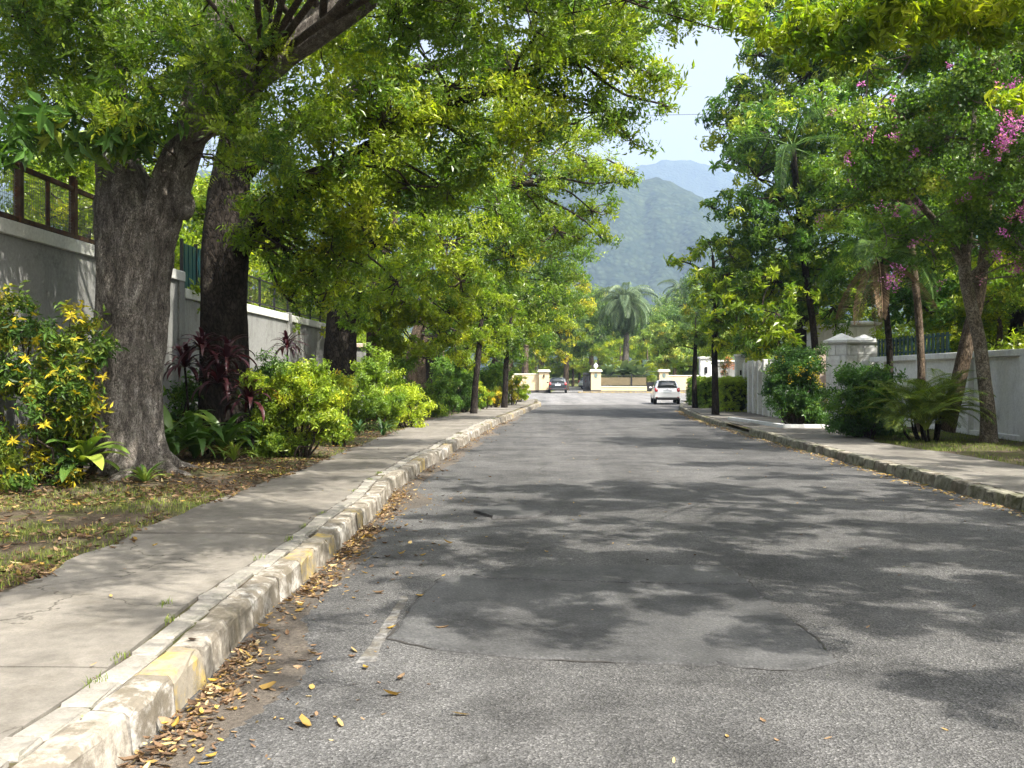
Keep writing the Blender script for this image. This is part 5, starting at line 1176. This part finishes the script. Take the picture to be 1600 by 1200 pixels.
b_ = P(1386, 672, 24.2); b_[2] = .14
palm('palm_tree', 'slim dark palm trunk with brown hanging dead fronds by the right shrubs', b_, [b_, P(1386, 600, 24.2), P(1384, 530, 24.2), P(1374, 440, 24.4), P(1368, 395, 24.5)], [.1, .08, .075, .07, .07], 11, FN, el=(-.2, 1.2), sc=(.7, .95), dead=(FD, 5), seed=12, bark_='bark_dark')
b_ = P(1432, 655, 25.5); b_[2] = .14
palm('palm_tree', 'second slim palm trunk close to the white wall', b_, [b_, P(1434, 590, 25.5), P(1430, 500, 25.5), P(1420, 400, 25.6), P(1412, 300, 25.8)], [.12, .095, .09, .085, .08], 10, FN, el=(-.2, 1.2), sc=(.8, 1.0), seed=13, bark_='bark_brown')
b_ = np.array([10.9, 38.6, .15]); FN2 = [frond_mesh(3.4, M['frond'], 44, 1.9, .9, .2, .85, s, .011, .2) for s in (15, 16)]
palm('palm_tree', 'palm with long drooping fronds against the big dark-leaved tree', b_, [b_, (10.7, 38.3, 3), (10.0, 37.2, 6), P(1235, 235, 35.0)], [.16, .13, .12, .11], 9, FN2, el=(-.3, 1.2), sc=(.85, 1.05), seed=14, bark_='bark_dark')
# clumping palm by the wall
FA = [frond_mesh(1.7, M['frond'], 34, 1.5, 1.0, .32, .35, s, .014, .7) for s in (21, 22, 23)]
b_ = P(1450, 688, 22.2); b_[2] = .14
ar = tag(empty('clumping_palm', b_), 'bushy low palm with arching feathery fronds below the white wall', 'palm'); r = np.random.default_rng(31)
for k in range(12):
    a = r.uniform(0, 6.28); d = r.uniform(.1, .6); h = r.uniform(.12, .7); top = np.array([math.cos(a) * d * 1.3, math.sin(a) * d, h])
    MB().tube([(math.cos(a) * d * .7, math.sin(a) * d * .6, -.1), top * np.array([.9, .9, .5]), top], [.035, .03, .022], 6).build('stem', M['bark_dark'], ar, True)
    for j in range(8):
        o = place('frond', FA[r.integers(0, 3)], ar, tuple(top)); o.rotation_euler = (r.normal(0, .15), r.uniform(-.65, .45), r.uniform(0, 6.28)); s = r.uniform(.55, .85); o.scale = (s, s, s)

# ------------------------------------------------------------------ broad-leaved plants: every leaf its own piece
def strap_mesh(L, Wd, e0, arch, mat, tint, prof='lance', seg=9, fold=.25, seed=0, wave=.0):
    r = np.random.default_rng(seed); ts = np.linspace(0, 1, seg); ang = e0 - arch * ts ** 1.3; ds = L / (seg - 1)
    x = np.concatenate([[0], np.cumsum(np.cos(ang[:-1]) * ds)]); z = np.concatenate([[0], np.cumsum(np.sin(ang[:-1]) * ds)])
    w = {'lance': np.sin(np.pi * np.clip(.08 + .92 * ts, 0, 1)) ** .75, 'strap': np.minimum(1, (1 - ts) * 3.2) ** .7 * np.minimum(1, .55 + ts * 2), 'paddle': np.sin(np.pi * np.clip((ts - .18) / .82, 0, 1)) ** .6 + .06 * (ts < .3)}[prof] * Wd / 2
    v = []
    for i in range(seg):
        nx_, nz_ = -math.sin(ang[i]), math.cos(ang[i]); up = fold * w[i] + wave * Wd * math.sin(i * 2.1 + seed)
        v += [(x[i] + nx_ * up, w[i], z[i] + nz_ * up), (x[i], 0, z[i]), (x[i] + nx_ * up, -w[i], z[i] + nz_ * up)]
    q = []
    for i in range(seg - 1):
        a = i * 3; q += [(a, a + 1, a + 4, a + 3), (a + 1, a + 2, a + 5, a + 4)]
    return MB().add(v, q, att=np.clip(tint + r.normal(0, .1), 0, 1)).mesh('leaf', mat, True, True)
def rosette_plant(name, label, base, n, meshes, cat='plant', stem=0.0, el=(-.25, .55), sc=(.7, 1.1), group=None, seed=0, stemmat='bark_dark', lean=(0, 0)):
    e = tag(empty(name, base), label, cat, group); r = np.random.default_rng(seed)
    if stem: MB().tube([(0, 0, -.1), (lean[0] * .4, lean[1] * .4, stem * .5), (lean[0], lean[1], stem)], [.03, .022, .02], 6).build('stem', M[stemmat], e, True)
    for k in range(n):
        o = place('leaf', meshes[k % len(meshes)], e, (lean[0], lean[1], stem + .02 * r.random())); o.rotation_euler = (r.normal(0, .12), -(el[1] + (el[0] - el[1]) * (k / n)) + .0, k * 2.39996 + r.normal(0, .2)); s = r.uniform(*sc); o.scale = (s, s, s)
    return e
BR = [strap_mesh(.62, .17, .75, 1.5, M['strap'], t, 'lance', 9, .22, s) for s, t in ((1, .75), (2, .6), (3, .85), (4, .5))]
q_ = P(120, 760, 12.6); q_[2] = .2
rosette_plant('broadleaf_plant', 'bright green broad-leaved plant at the foot of the biggest trunk', q_, 26, BR, stem=.26, el=(-.6, .6), sc=(.85, 1.3), seed=2)
SP = [strap_mesh(.42, .05, .9, 1.5, M['strap'], t, 'strap', 7, .25, s) for s, t in ((5, .5), (6, .7), (7, .6))]
q_ = P(222, 768, 12.75); q_[2] = .2
rosette_plant('strap_leaf_plant', 'small spiky rosette against the right foot of the biggest trunk', q_, 18, SP, el=(-.3, .5), sc=(.7, 1.1), seed=3)
BD = [strap_mesh(1.3, .15, 1.25, 2.1, M['strap'], t, 'lance', 11, .3, s, .03) for s, t in ((8, .35), (9, .6), (10, .45), (11, .2), (71, .75))]
BDD = strap_mesh(.8, .12, .7, 1.6, M['litter'], .6, 'lance', 9, .5, 12, .08)
for k, (px, py, Y_, n, s, lab) in enumerate(((262, 722, 16.2, 14, .95, 'lush broad-leaved plant just right of the biggest trunk'), (300, 728, 16.6, 16, 1.0, 'large arching plant with folded leaves in front of the cordylines'), (345, 735, 16.8, 14, .9, 'dark arching plant with a withered brown leaf by the second trunk'), (400, 722, 17.2, 9, .75, 'upright broad-leaved plant at the right foot of the second trunk'))):
    q_ = P(px, py, Y_); q_[2] = .22; e = rosette_plant('broadleaf_plant', lab, q_, int(n * 1.7), BD, el=(-.5, .5), sc=(s * .6, s * 1.1), seed=20 + k)
    if k == 2:
        for j in range(3): o = place('withered_leaf', BDD, e, (0, 0, .05)); o.rotation_euler = (0, .1, 3.6 + j * .9)
FNP = [strap_mesh(.5, .035, .9, 1.7, M['strap'], t, 'lance', 7, .2, s) for s, t in ((13, .8), (14, .7))]
q_ = P(362, 742, 16.3); q_[2] = .2
rosette_plant('strap_leaf_plant', 'low feathery lime-tipped plant at the pavement side of the cordylines', q_, 30, FNP, el=(-.3, .6), sc=(.7, 1.2), seed=30)
CO = [strap_mesh(.62, .075, .9, 2.0, M['cordyline'], t, 'lance', 8, .25, s) for s, t in ((15, .35), (16, .55), (17, .2), (18, .8))]
for k, (px, py, Y_, lab) in enumerate(((312, 548, 17.4, 'tallest dark red cordyline head in front of the dark trunk'), (352, 565, 17.3, 'dark red cordyline head in the middle of the group'), (285, 575, 17.5, 'dark red cordyline head at the left of the group'), (385, 630, 17.0, 'purple-red cordyline head hanging lowest at the right of the group'), (338, 600, 17.2, 'drooping dark cordyline head below the middle one'), (447, 545, 24.0, 'red cordyline head rising above the lime bush against the wall'))):
    t = P(px, py, Y_); bx_ = t[0] + (.1 if k < 5 else 0); h = t[2] - .2
    rosette_plant('cordyline', lab, (bx_, Y_, .2), 34, CO, stem=h, el=(-.9, .7), sc=(.7, 1.2), seed=40 + k, lean=(t[0] - bx_, 0), cat='cordyline', group='red cordylines')
DS = [strap_mesh(.6, .045, 1.1, 2.1, M['strap_dark'], t, 'strap', 8, .25, s) for s, t in ((19, .4), (20, .7), (24, .9))]
for k, (px, py, n, s, lab) in enumerate(((560, 680, 34, .9, 'dark strap-leaved clump left of its twin under the green bush'), (598, 682, 38, 1.0, 'dark strap-leaved clump at the pavement edge under the green bush'), (470, 712, 22, .7, 'variegated strap-leaved clump below the lime bush'), (525, 700, 20, .7, 'pale-edged strap-leaved clump right of the lime bush'), (675, 652, 26, 1.0, 'strap-leaved clump beside the broad grey trunk'), (700, 640, 22, .9, 'strap-leaved clump under the distant green shrubs'))):
    q_ = G(px, py, .17); rosette_plant('strap_leaf_plant', lab, q_, n, DS, el=(-.3, .5), sc=(s * .7, s * 1.15), seed=60 + k)
PD = [strap_mesh(3.0, .85, 1.25, 1.35, M['frond_grey'], t, 'paddle', 10, .15, s, .012) for s, t in ((25, .3), (26, .5), (27, .7))]
for k, (px, Y_, n, s, lab) in enumerate(((950, 103, 14, 1.15, 'big paddle-leaved plant left below the tall palm'), (975, 104, 16, 1.3, 'big paddle-leaved plant directly below the tall palm'), (998, 103, 13, 1.15, 'big paddle-leaved plant right below the tall palm'))):
    rosette_plant('paddle_leaf_plant', lab, (fx(px, Y_), Y_, .1), int(n * 1.5), PD, stem=.8, el=(-.45, .4), sc=(s * .55, s * .85), seed=80 + k, stemmat='bark_brown')

# ------------------------------------------------------------------ bushes
def bush(name, label, base, clumps, mat, leaf, kind, cover, tint, seed, cat='bush', flat=.9, group=None, tint_fn=None, nst=6):
    base = np.array(base, float); e = tag(empty(name, base), label, cat, group); cl = [(c[0] - base[0], c[1] - base[1], c[2] - base[2], c[3]) for c in clumps]
    br = MB(); r = np.random.default_rng(seed)
    for c in cl:
        a = np.array([c[0] * .3 + r.normal(0, .06), c[1] * .3 + r.normal(0, .06), -.08]); branch_to(br, a, np.array(c[:3]), .022, .01, r, .15, 6, 5)
    make_crown(e, cl, mat, leaf, kind, cover, tint, flat, seed, br, name='foliage', tint_fn=tint_fn, twig_r=.01)
    br.build('stems', M['twig'], e, True)
    return e
q_ = np.array([-6.2, 12.7, .2])
cro = bush('croton_bush', 'tall croton bush with yellow leaf whorls at the left edge', q_, W([(40, 700, 12.4, .5), (110, 690, 12.5, .35), (30, 600, 12.4, .5), (90, 600, 12.3, .45), (130, 570, 12.4, .32), (40, 520, 12.6, .42), (100, 520, 12.5, .35), (-30, 560, 12.5, .5), (-40, 680, 12.4, .5), (60, 650, 12.1, .4), (130, 630, 12.3, .25), (10, 755, 12.1, .3), (70, 745, 12.2, .3), (10, 490, 12.8, .3)]),
    M['leaf_croton'], .14, 'twiglet', 2.2, (.6, .17), 91)
r = np.random.default_rng(92); WM = []
for k in range(4):
    mb = MB(); T = SPR['whorl'][k]; n = len(T) // 4; v = []; t = []
    for i in range(n):
        b, a, tp, c = T[4 * i:4 * i + 4] * .15 * (.6 + .5 * ((i * 37 + k * 11) % 10) / 10); 
        mid = (a + c) / 2; j = len(v); v += [b, b * .6 + a * .4 + (a - mid) * .2, a, a * .45 + tp * .55, tp, c * .45 + tp * .55, c, b * .6 + c * .4 + (c - mid) * .2, mid * .98 - np.array([0, 0, .003])]
        t += [(j + m, j + (m + 1) % 8, j + 8) for m in range(8)]
    mb.add(v, None, t, att=np.repeat(r.uniform(.78, 1, n), 9)); WM.append(mb.mesh('yellow_whorl', M['leaf_croton'], True, True))
spots = [(45, 490, 12.2), (85, 510, 12.1), (15, 545, 12.0), (60, 560, 12.0), (20, 580, 12.0), (110, 530, 12.1), (130, 560, 12.1), (155, 590, 12.15), (40, 620, 11.9), (15, 640, 11.9), (100, 580, 12.0), (140, 605, 12.1), (60, 665, 11.9), (35, 695, 11.8), (95, 680, 12.0), (8, 735, 11.8), (75, 610, 11.9), (115, 500, 12.3), (10, 510, 12.2), (125, 640, 12.1), (50, 530, 12.0), (85, 640, 11.9), (25, 665, 11.8), (110, 615, 12), (5, 600, 11.8), (145, 575, 12.1), (70, 585, 11.9), (30, 560, 12), (95, 560, 12.05), (50, 640, 11.85), (10, 690, 11.75), (60, 720, 11.8), (100, 655, 11.95), (150, 620, 12.1), (80, 540, 12.1), (30, 720, 11.75), (120, 590, 12), (5, 570, 11.9)]
for k, s in enumerate(spots):
    o = place('yellow_whorl', WM[k % 4], cro, tuple(P(*s) - q_)); o.rotation_euler = (r.uniform(-.2, 1.0), r.normal(0, .5), r.uniform(-3, 3)); sc_ = r.uniform(.35, .85); o.scale = (sc_,) * 3

def bush_px(name, label, px, py, w, h, mat, leaf, kind, cover, tint, seed, cat='bush', Y=None, n=10, **k):
    """bush standing at pixel (px,py) on the ground, w x h metres"""
    g = G(px, py, .17); r = np.random.default_rng(seed); cl = []
    n = int(n * 1.35)
    for i in range(n):
        a = r.uniform(0, 6.28); q = r.random() ** .5; z = h * (.08 + .78 * r.random()); rad = w * .36 * q * (1.05 - .5 * (z / h) ** 2)
        cl.append((g[0] + rad * math.cos(a), g[1] + rad * .8 * math.sin(a), .17 + z, w * r.uniform(.17, .25)))
    return bush(name, label, g, cl, mat, leaf, kind, cover, tint, seed, cat, **k)
hi_t = lambda z0, k: (lambda p: k * (p[:, 2] - z0))
bush_px('lime_bush', 'large lime-yellow bush with orange tips beside the left pavement', 462, 718, 1.75, 1.85, M['leaf_lime'], .105, 'twiglet', 2.2, (.4, .15), 101, n=16, tint_fn=hi_t(.9, .12))
bush_px('lime_bush', 'orange-tipped lime bush right against the leaning dark trunk', 528, 700, .8, 1.7, M['leaf_lime'], .105, 'twiglet', 2.0, (.55, .18), 102, n=8, tint_fn=hi_t(.8, .15))
bush_px('shrub', 'soft green shrub in front of the brown straight trunk', 578, 674, 2.3, 2.3, M['leaf_lime'], .12, 'twiglet', 1.9, (.25, .14), 103, n=12)
bush_px('shrub', 'green shrub behind the lime bush against the grey wall', 430, 690, 1.6, 2.1, M['leaf_hedge'], .13, 'twiglet', 1.9, (.3, .15), 104, n=8)
bush_px('lime_bush', 'bright lime clump leaning over the pavement before the grey trunk', 640, 668, 1.9, 1.3, M['leaf_lime'], .14, 'twiglet', 1.9, (.55, .15), 105, n=9)
bush_px('shrub', 'green shrub left of the broad grey trunk', 618, 657, 2.0, 2.1, M['leaf_hedge'], .15, 'twiglet', 1.9, (.45, .15), 106, n=8)
bush_px('shrub', 'upright green shrub right of the twin-stemmed trunk', 697, 648, 1.8, 2.0, M['leaf_hedge'], .15, 'whorl', 2.0, (.35, .14), 107, n=9)
bush_px('shrub', 'dark green shrub behind the thin leaning trunk', 722, 644, 1.7, 2.1, M['leaf_hedge'], .16, 'whorl', 2.0, (.28, .14), 108, n=9)
bush_px('lime_bush', 'small lime bush right of the thin leaning trunk', 757, 640, 1.3, 1.3, M['leaf_lime'], .16, 'whorl', 1.8, (.55, .15), 109, n=7)
bush_px('shrub', 'reddish low shrub between the two slim trunks', 771, 637, 1.2, 1.2, M['leaf_yellow'], .16, 'whorl', 1.6, (.6, .2), 110, n=7)
bush_px('shrub', 'tall narrow green shrub left of the slim upright trunk', 779, 634, .8, 2.0, M['leaf_hedge'], .16, 'whorl', 1.9, (.55, .14), 111, n=7)
bush_px('shrub', 'orange-leaved shrub right of the slim upright trunk', 800, 633, 1.1, 1.4, M['leaf_yellow'], .18, 'whorl', 1.7, (.6, .22), 112, n=7)
bush_px('lime_bush', 'yellow-green clipped bush at the left street corner', 810, 628, 1.5, 1.5, M['leaf_lime'], .18, 'whorl', 1.9, (.5, .12), 113, n=8)
bush_px('shrub', 'dark shrub between the biggest trunk and the second trunk by the wall', 262, 712, 1.2, 1.3, M['leaf_dark'], .15, 'twiglet', 1.9, (.4, .15), 114, n=8)
bush_px('shrub', 'dark leafy shrub behind the cordyline stems', 322, 706, 1.5, 1.5, M['leaf_dark'], .15, 'twiglet', 1.9, (.35, .15), 115, n=9)
bush_px('shrub', 'mid-green shrub between the second trunk and the lime bush', 408, 712, 1.2, 1.35, M['leaf_hedge'], .14, 'twiglet', 1.9, (.4, .15), 116, n=8)
bush_px('shrub', 'low green shrub at the foot of the twin-stemmed trunk', 668, 652, 1.8, 1.3, M['leaf_hedge'], .16, 'twiglet', 1.9, (.5, .15), 117, n=8)
bush_px('shrub', 'green shrub against the low pale wall behind the thin leaning trunk', 705, 642, 2.4, 2.3, M['leaf_hedge'], .18, 'twiglet', 1.9, (.4, .15), 118, n=10)
bush_px('shrub', 'green shrub in the gap before the slim upright trunk', 745, 634, 2.6, 2.3, M['leaf_hedge'], .2, 'twiglet', 1.9, (.45, .15), 119, n=10)
bush_px('shrub', 'tall green shrub hiding the wall end near the street corner', 775, 628, 2.6, 2.6, M['leaf_hedge'], .2, 'twiglet', 1.9, (.4, .15), 120, n=10)
bush_px('flowering_shrub', 'tall dark shrub with orange-yellow flowers in the white-edged bed', 1240, 664, 1.85, 2.35, M['leaf_dark'], .14, 'twiglet', 2.4, (.33, .17), 121, n=34)
fl = [o for o in bpy.data.objects if o.name.startswith('flowering_shrub')][0]; r = np.random.default_rng(122); mb = MB()
bp = np.vstack([(P(px, py, 27.8) - np.array(fl.location)) + r.normal(0, .09, (n, 3)) for px, py, n in ((1245, 575, 8), (1272, 590, 6), (1235, 590, 3), (1278, 598, 6), (1215, 565, 3), (1270, 570, 3), (1205, 580, 2))])
sprigs(mb, bp, r.normal(0, 1, bp.shape), r.uniform(.04, .07, len(bp)), 'petals', r.uniform(.6, 1, len(bp)), r); mb.build('flowers', M['leaf_yellow'], fl, att=True)
bush_px('shrub', 'rounded dark green shrub between the flowering shrub and the bushy palm', 1345, 682, 1.95, 1.7, M['leaf_dark'], .14, 'twiglet', 2.4, (.4, .16), 123, n=20)
bush_px('flowering_bush', 'orange-flowered bush glimpsed above the clipped hedges', 1131, 630, 1.3, 2.9, M['blossom_orange'], .12, 'petals', .9, (.5, .3), 125, n=7)
bush_px('shrub', 'small reddish shrub at the foot of the hexagonal pillar', 1300, 652, 1.0, 1.7, M['leaf_yellow'], .12, 'whorl', .7, (.45, .3), 124, n=6)
def hedge(label, px, py, w, d, h, seed, tint):
    g = G(px, py, .16); e = tag(empty('clipped_hedge', g), label, 'hedge', 'clipped hedges on the right'); r = np.random.default_rng(seed); n = int(520 * w * h)
    p = r.uniform(-1, 1, (n, 3)); ax_ = r.integers(0, 3, n); sg = np.where(r.random(n) < .5, -1, 1); p[np.arange(n), ax_] = sg * r.uniform(.82, 1.0, n); p[:, 2] = np.abs(p[:, 2]) * np.where(ax_ == 2, 1, 1)
    k = np.maximum(1, (np.abs(p) ** 5).sum(1) ** .2); p = p / k[:, None]; z = p[:, 2].copy(); out = p.copy(); p = p * np.array([w / 2, d / 2, h]); p[:, 2] = np.where(ax_ == 2, p[:, 2], r.random(n) * h * .96)
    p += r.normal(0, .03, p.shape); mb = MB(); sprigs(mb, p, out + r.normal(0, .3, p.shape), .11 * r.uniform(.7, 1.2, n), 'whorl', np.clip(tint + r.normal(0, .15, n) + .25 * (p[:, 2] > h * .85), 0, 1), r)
    mb.build('foliage', M['leaf_hedge'], e, att=True)
    st = MB()
    for i in range(7): a = r.uniform(-.3, .3, 2); st.tube([(a[0] * w, a[1] * d, -.05), (a[0] * w * 1.3, a[1] * d * 1.3, h * .5), (a[0] * w * 1.8 * .8, a[1] * d * 1.6, h * .85)], [.025, .02, .008], 5)
    core = MB(); core.box((0, 0, h * .46), (w * .74, d * .74, h * .84), 0, .12); core.build('shade_core', M['leaf_core'], e); st.build('stems', M['twig'], e, True)  # solid core, its dark colour stands for the shade inside the hedge
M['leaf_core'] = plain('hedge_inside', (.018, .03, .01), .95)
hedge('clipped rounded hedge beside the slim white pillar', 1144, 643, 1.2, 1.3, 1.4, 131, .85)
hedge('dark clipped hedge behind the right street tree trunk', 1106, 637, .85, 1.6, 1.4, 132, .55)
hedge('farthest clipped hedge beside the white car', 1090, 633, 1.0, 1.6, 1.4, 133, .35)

# ------------------------------------------------------------------ grass, mulch, fallen leaves
def blades(pos, h, r, tint):
    n = len(pos); a = r.uniform(0, 6.283, n); d = np.stack([np.cos(a), np.sin(a), np.zeros(n)], -1); s = np.stack([-np.sin(a), np.cos(a), np.zeros(n)], -1)
    hh = h * r.uniform(.5, 1.25, n); w = .004 + .05 * hh; ln = r.uniform(.2, .9, n)
    b0 = pos - s * w[:, None] * .5; b1 = pos + s * w[:, None] * .5; m = pos + d * (ln * hh * .35)[:, None] + np.array([0, 0, 1]) * (hh * .62)[:, None]; t = pos + d * (ln * hh)[:, None] + np.array([0, 0, 1]) * (hh * .95)[:, None]
    v = np.stack([b0, b1, m + s * w[:, None] * .3, m - s * w[:, None] * .3, t], 1).reshape(-1, 3); i = np.arange(n)[:, None] * 5
    q = i + np.array([0, 1, 2, 3]); tr = i + np.array([3, 2, 4])
    return MB().add(v, q, tr, att=np.repeat(tint, 5))
r = np.random.default_rng(200)
def scatter(n, x0, x1, y0, y1, dens): 
    x = r.uniform(x0, x1, n); y = y0 + (y1 - y0) * r.random(n) ** 1.6; k = r.random(n) < dens(x, y); return x[k], y[k]
x, y = scatter(80000, -7, -3.5, 5.5, 34, lambda x, y: np.clip((fbm(x * .9 + 3, y * .9 + 8, 3) - .40) * 6, .03, 1) * (x < lo(y) + .04) * (np.hypot(x + 5.75, y - 13.7) > .8))
tag(blades(np.stack([x, y, vz_l(x, y) - .01], -1), .055, r, np.clip(r.normal(.5, .22, len(x)), 0, 1)).build('grass', M['grass'], att=True), 'thin patchy grass on the left verge', 'grass', kind='stuff')
x, y = scatter(45000, 7.3, 10.8, 9, 27, lambda x, y: np.clip((fbm(x * .8 + 13, y * .8 + 2, 3) - .30) * 4, 0, 1) * (x > ro(y)))
tag(blades(np.stack([x, y, vz_r(x, y) - .01], -1), .07, r, np.clip(r.normal(.4, .2, len(x)), 0, 1)).build('grass', M['grass'], att=True), 'green grass below the white wall on the right verge', 'grass', kind='stuff')
wd = []
for (yy, off, n) in ((4.55, -.36, 40), (4.95, -.39, 46), (5.75, -.37, 40), (6.1, -.52, 60), (7.7, -.37, 30), (8.6, -.36, 40), (9.3, -.37, 30), (10.2, -.36, 30), (12.2, -.36, 40), (13.5, -.3, 70), (14.5, -.34, 60), (22.5, -.2, 90), (29, -.1, 120), (33, -.15, 120)):
    wd.append(np.stack([float(lk(yy)) + off + r.normal(0, .02, n), yy + r.normal(0, .045, n), np.full(n, PZ - .01)], -1))
for yy in np.linspace(12, 48, 40):
    if r.random() < .6: n = 26; wd.append(np.stack([float(rk(yy)) - .06 + r.normal(0, .05, n), yy + r.normal(0, .3, n), np.full(n, 0.0)], -1))
wd = np.vstack(wd); tag(blades(wd, .038, r, np.clip(r.normal(.4, .2, len(wd)), 0, 1)).build('weeds', M['grass'], att=True), 'small weeds sprouting from kerb and pavement joints', 'weeds', kind='stuff')

def leaf_bits(mb, pos, L, r, tint, curl=.3):
    n = len(pos); a = r.uniform(0, 6.283, n); tl = r.normal(0, .35, n); d = np.stack([np.cos(a) * np.cos(tl), np.sin(a) * np.cos(tl), np.sin(tl) * .6], -1); s = np.stack([-np.sin(a), np.cos(a), r.normal(0, .25, n)], -1)
    L = np.broadcast_to(L, (n,)) * r.uniform(.6, 1.3, n); w = L * r.uniform(.3, .48, n); up = np.array([0, 0, 1.0]); cu = (r.uniform(.0, curl, n) * L)[:, None] * up
    p = pos - d * (L * .5)[:, None]
    v = np.stack([p + cu * .6, p + d * (L * .3)[:, None] + s * (w * .45)[:, None] + cu * .5, p + d * (L * .3)[:, None], p + d * (L * .3)[:, None] - s * (w * .45)[:, None] + cu * .4, p + d * (L * .7)[:, None] + s * (w * .4)[:, None] + cu * .55, p + d * (L * .7)[:, None] + cu * .1, p + d * (L * .7)[:, None] - s * (w * .4)[:, None] + cu * .45, p + d * L[:, None] + cu], 1).reshape(-1, 3)
    v[:, 2] += .004; i = np.arange(n)[:, None] * 8
    t = np.concatenate([i + np.array(z) for z in ((0, 2, 1), (0, 3, 2), (4, 5, 7), (5, 6, 7))]); q = np.concatenate([i + np.array(z) for z in ((1, 2, 5, 4), (2, 3, 6, 5))])
    mb.add(v, q, t, att=np.repeat(tint, 8))
mb = MB()                                              # drift in the left gutter
yy = np.concatenate([r.uniform(3.2, 16, 4200), r.uniform(3.2, 36, 2000)]); dn = vnoise(yy * 1.3, 4.4); k = r.random(len(yy)) < np.clip((dn - .18) * 1.9, .05, 1); yy = yy[k]
off = np.abs(r.normal(0, .11, len(yy))) + .03; far_ = r.random(len(yy)) < .1; off[far_] += np.abs(r.normal(0, .45, far_.sum()))
xx = lk(yy) + off; zz = np.maximum(0, .07 * np.exp(-off / .1) * r.random(len(yy))) + road_z(xx, yy)
leaf_bits(mb, np.stack([xx, yy, zz], -1), r.choice([.035, .055, .075], len(yy), p=[.58, .3, .12]), r, np.clip(r.normal(.56, .27, len(yy)), 0, 1), .4)
tag(mb.build('leaf_litter', M['litter'], att=True), 'drift of brown and yellow dead leaves along the left gutter', 'leaf litter', kind='stuff')
mb = MB(); yy = r.uniform(9, 46, 1500); off = np.abs(r.normal(0, .16, len(yy))) + .02; xx = rk(yy) - off
leaf_bits(mb, np.stack([xx, yy, road_z(xx, yy)], -1), .075, r, np.clip(r.normal(.78, .2, len(yy)), 0, 1), .2)
tag(mb.build('leaf_litter', M['litter'], att=True), 'scattered yellow leaves along the right gutter', 'leaf litter', kind='stuff')
mb = MB(); x, y = scatter(26000, -7, -3.4, 5.5, 33, lambda x, y: np.clip((fbm(x * 1.1 + 30, y * .9 + 5, 3) - .34) * 5 + 1.2 * np.exp(-((x + 5.2) ** 2 + (y - 13.2) ** 2) / 3.0) + .9 * np.exp(-((x + 5) ** 2 + (y - 17) ** 2) / 4), .12, 1) * (x < lo(y) + .15))
leaf_bits(mb, np.stack([x, y, vz_l(x, y) + .01], -1), .085, r, np.clip(r.normal(.42, .27, len(x)), 0, 1), .3)
tag(mb.build('leaf_mulch', M['litter'], att=True), 'dead leaf mulch round the trees on the left verge', 'leaf litter', kind='stuff')
mb = MB(); x, y = scatter(900, -4, 6, 3, 30, lambda x, y: .25 + 0 * x)
z = np.where(x < lk(y) - .02, PZ + .012, road_z(x, y)); k = (x > lo(y)) ; leaf_bits(mb, np.stack([x, y, z], -1)[k], .045, r, np.clip(r.normal(.7, .25, k.sum()), 0, 1), .2)
tag(mb.build('leaf_bits', M['litter'], att=True), 'crumbs of leaf scattered over road and pavement', 'leaf litter', kind='stuff')
LM = []
for k in range(5):
    mb = MB(); leaf_bits(mb, np.zeros((1, 3)), .095, np.random.default_rng(300 + k), np.array([[.86, .8, .95, .9, .62][k]]), .3); LM.append(mb.mesh('fallen_leaf', M['litter'], True, True))
lone = [(325, 1192, 0), (475, 1138, 0), (530, 1136, 0), (485, 1078, 0), (625, 1064, 0), (570, 1048, 0), (415, 1080, 0), (552, 1020, 0), (640, 960, 0), (690, 985, 0), (655, 935, 0), (612, 1090, 0), (720, 1120, 0), (300, 1145, 0), (620, 900, 0), (660, 870, 0), (700, 850, 0), (640, 850, 0), (760, 840, 0), (590, 930, 0), (610, 985, 0)]
for k, (a, b, z) in enumerate(lone):
    g = G(a, b); o = place('fallen_leaf', LM[k % 5], None, (g[0], g[1], float(road_z(g[0], g[1])) + .004)); o.rotation_euler = (0, 0, random.uniform(0, 6.28))
    tag(o, 'single yellow fallen leaf lying on the open asphalt near the left gutter', 'leaf', 'single fallen leaves on the near asphalt')
g = G(236, 858, PZ); o = place('fallen_leaf', LM[0], None, (g[0], g[1], PZ + .012)); tag(o, 'lone yellow fallen leaf in the middle of the left pavement', 'leaf')

# ------------------------------------------------------------------ overhead wire
for (X_, lab) in ((-19, 'wooden utility pole among the trees beyond the left wall'), (27, 'wooden utility pole among the trees beyond the right wall')):
    e = tag(empty('utility_pole', (X_, 62, 0)), lab, 'pole'); MB().tube([(0, 0, -.2), (0, 0, 9), (0, 0, 18.6)], [.16, .14, .1], 10).build('shaft', M['bark_brown'], e, True); MB().box((0, 0, 18.2), (1.6, .12, .12), 0, .01).build('crossarm', M['bark_brown'], e)
    MB().lathe([(.001, 0), (.05, 0), (.06, .06), (.03, .14), (.001, .15)], (0, 0, 18.26), 10).build('insulator', M['white_ball'], e, True)
xs = np.linspace(-19, 27, 30); zs = 18.38 - .6 * (1 - ((xs - 4) / 23) ** 2)
tag(MB().tube(np.stack([xs, xs * 0 + 62, zs], -1), .014, 5).build('overhead_wire', M['trim'], None, True), 'single overhead wire crossing the sky gap', 'wire')

# ------------------------------------------------------------------ haze
hz = NT('haze_air'); hz.nodes.remove(hz.b)
pv = hz.n('ShaderNodeVolumePrincipled'); pv.inputs['Color'].default_value = (.5, .68, 1.0, 1); pv.inputs['Density'].default_value = .00023; pv.inputs['Anisotropy'].default_value = .2
hz.l(pv.outputs[0], hz.out.inputs['Volume'])
hb = MB(); hb.box((300, 2200, 400.5), (7000, 4900, 819)); tag(hb.build('haze', hz.m), 'thin bluish haze in the air', kind='stuff')
print('leaf triangles', LEAFCOUNT[0], 'total', sum(len(m.polygons) for m in bpy.data.meshes))
